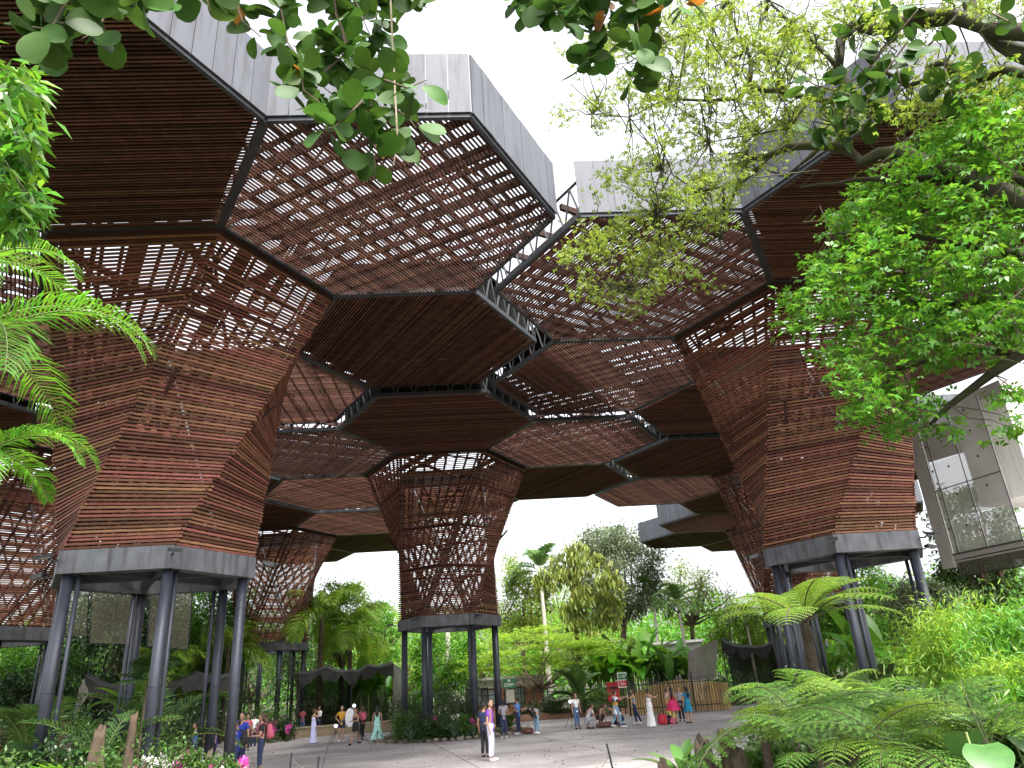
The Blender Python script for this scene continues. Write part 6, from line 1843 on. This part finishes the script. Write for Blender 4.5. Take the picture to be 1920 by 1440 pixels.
def tripod(px, py, ytop, lab, head=True):
    g = gp(px, py); t = atd(px, ytop, math.hypot(g[0], g[1])); root = empty('lamp_tripod', g, lab, 'tripod', 'photo lamps on tripods')
    top = v3(g[:2], t[2])
    MB().tube([g + (0, 0, .3), top], .014, 6).build('mast', black_metal, root)
    for k in range(3):
        a = k * 2.094 + 0.4
        MB().tube([g + (0, 0, .6), g + np.array([math.cos(a) * .42, math.sin(a) * .42, 0.01])], .011, 5).build('leg', black_metal, root)
    if head:
        b = MB(); b.ball(top + (0, -0.05, 0.02), (.085, .05, .08), 12, 8); b.build('lamp_head', lamp_m, root, smooth=True)
tripod(629, 1394, 1362, 'low photo lamp on a tripod left of the mustard shirt')
tripod(663, 1390, 1324, 'tall photo lamp with a glowing head behind the black dress')
tripod(1073, 1364, 1316, 'lamp tripod left of the white shirt', True)
tripod(708, 1399, 1368, 'empty low tripod before the mint dress', False)
tripod(675, 1396, 1362, 'empty low tripod beside the black dress', False)
# round reflector held by the mustard shirt
g, rz, s, fin = WHERE['man in a mustard shirt and shorts holding a white reflector']
rf = empty('reflector', g + (0.42, -0.1, 0.75), 'oval white reflector held by the man in mustard', 'reflector')
q = MB().ball((0, 0, 0), (.24, .02, .42), 16, 10)
MB().raw(q.V[0] + g + (0.42, -0.12, 1.05), q.F).build('reflector_disc', white_cloth, rf, smooth=True)
MB().tube([g + np.array([0.42 + .245 * math.cos(a), -0.12, 1.05 + .425 * math.sin(a)]) for a in np.linspace(0, 6.283, 25)], .01, 5, caps=False).build('rim', cm('grey'), rf)
# rope posts at the lower edge
rope_m = mat('rope', (0.12, 0.11, 0.1), 0.9)
posts = []
for px, yt, d, lb in ((547, 1413, 19.5, 'thin black post left at the lower edge'), (598, 1420, 19.0, 'thin black post right of the first one at the lower edge'), (1138, 1396, 16.5, 'thin black rope post right of the middle at the lower edge')):
    b = col(px, d); t = atd(px, yt, d)
    r0 = empty('rope_post', b, lb, 'post', 'rope posts')
    MB().tube([b - (0, 0, .05), t], .022, 7).build('rod', black_metal, r0); MB().ball(t, .028, 7, 5).build('knob', black_metal, r0)
    MB().tube([b + (0, 0, .0), b + (0, 0, .02)], .08, 10).build('foot_plate', black_metal, r0)
    posts.append(t)
a = posts[2] - (0, 0, 0.25); b = atz(960, 1500, 0.5)
pts = [a + (b - a) * t - np.array([0, 0, 0.35 * math.sin(math.pi * t)]) for t in np.linspace(0, 1, 9)]
tag(MB().tube(pts, .008, 5).build('rope', rope_m), 'thin rope sagging from the right rope post', 'rope')
a, b = posts[0] - (0, 0, .1), posts[1] - (0, 0, .1)
tag(MB().tube([a + (b - a) * t - np.array([0, 0, 0.15 * math.sin(math.pi * t)]) for t in np.linspace(0, 1, 7)], .008, 5).build('rope', rope_m), 'thin rope between the two left posts', 'rope')
# ------------------------------------------------------------------ signs
sign_g = mat('sign_green', (0.03, 0.22, 0.07), 0.5); sign_w = mat('sign_white', (0.8, 0.8, 0.76), 0.5); sign_r = mat('sign_red', (0.55, 0.02, 0.03), 0.5); sign_c = mat('sign_cream', (0.62, 0.58, 0.46), 0.6)
def plate(root, c, w, h, m, name, out=0.0, th=0.02):
    return MB().box(np.asarray(c) - (0, out, 0), (w / 2, 0, 0), (0, th / 2, 0), (0, 0, h / 2)).build(name, m, root)
dS = 47.0
c = atd(954.5, 1281.5, dS); w = 24 / FPX * dS * .94; h = 17 / FPX * dS * .9
sg = empty('direction_sign', v3(c[:2], 0), 'green direction sign above a cream board at the bar fence', 'sign')
for x in (-.3, .3): MB().tube([v3((c[0] + x, c[1] + .05), 0), v3((c[0] + x, c[1] + .05), c[2] + h / 2)], .03, 7).build('post', black_metal, sg)
gpn = plate(sg, c, w, h, sign_g, 'green_panel')
for x, z, ww, hh in ((0, .16, .14, .14), (-.02, .0, .6, .035), (.0, -.07, .66, .035), (-.05, -.14, .5, .035)):
    plate(gpn, c + np.array([x, 0, z]), ww, hh, sign_w, 'lettering', 0.014, .004)
c2_ = atd(957, 1305, dS); plate(sg, c2_, 15 / FPX * dS * .94, 22 / FPX * dS * .9, sign_c, 'cream_board')
dS = 48.0
c = atd(1167, 1275, dS); w = 17 / FPX * dS * .95; h = 27 / FPX * dS * .9
s2 = empty('notice_sign', v3(c[:2], 0), 'white framed sign with a green and a red field by the red box', 'sign')
MB().tube([v3((c[0], c[1] + .05), 0), v3((c[0], c[1] + .05), c[2])], .035, 7).build('post', black_metal, s2)
plate(s2, c, w, h, sign_w, 'frame')
a = plate(s2, c + np.array([0, 0, h * .23]), w * .84, h * .4, sign_g, 'green_field', 0.014, .006)
b = plate(s2, c - np.array([0, 0, h * .23]), w * .84, h * .4, sign_r, 'red_field', 0.014, .006)
for x, z, ww, hh, par in ((-.12, .23, .03, .14, a), (.02, .23, .03, .14, a), (.12, .23, .06, .12, a), (-.1, -.2, .06, .16, b), (.06, -.18, .05, .1, b), (.08, -.28, .2, .04, b), (-.04, -.3, .1, .04, b)):
    plate(par, c + np.array([x, 0, z * h]), ww, hh, sign_w, 'lettering', 0.02, .004)
c = col(1147, 49); zt_ = atd(1147, 1281, 49)[2]
rb = empty('red_box', c, 'red box on legs left of the green and red sign', 'box')
red_m = mat('red_paint', (0.5, 0.015, 0.03), 0.45, nscale=3, namt=0.1)
MB().abox(c + (-.36, -.25, zt_ - 1.05), c + (.36, .25, zt_)).build('box_body', red_m, rb)
MB().abox(c + (-.4, -.29, zt_), c + (.4, .29, zt_ + .07)).build('lid', red_m, rb)
MB().abox(c + (-.28, -.262, zt_ - .35), c + (.28, -.252, zt_ - .2)).build('slot_panel', black_metal, rb)
for x in (-.3, .3): MB().tube([c + (x, 0, -0.02), c + (x, 0, zt_ - 1.0)], .03, 6).build('leg', black_metal, rb)
# round wooden house-shaped planter box by the far orchids
c = gp(530, 1382)
pb = empty('wooden_crate', c, 'small open wooden crate before the far orchids', 'crate')
for x0, x1, z0, z1 in ((-.3, .3, 0, .06), (-.3, .3, .44, .5), (-.3, -.22, .061, .439), (.22, .3, .061, .439)):
    MB().abox(c + (x0, -.15, z0), c + (x1, .15, z1)).build('board', bamboo_m, pb)
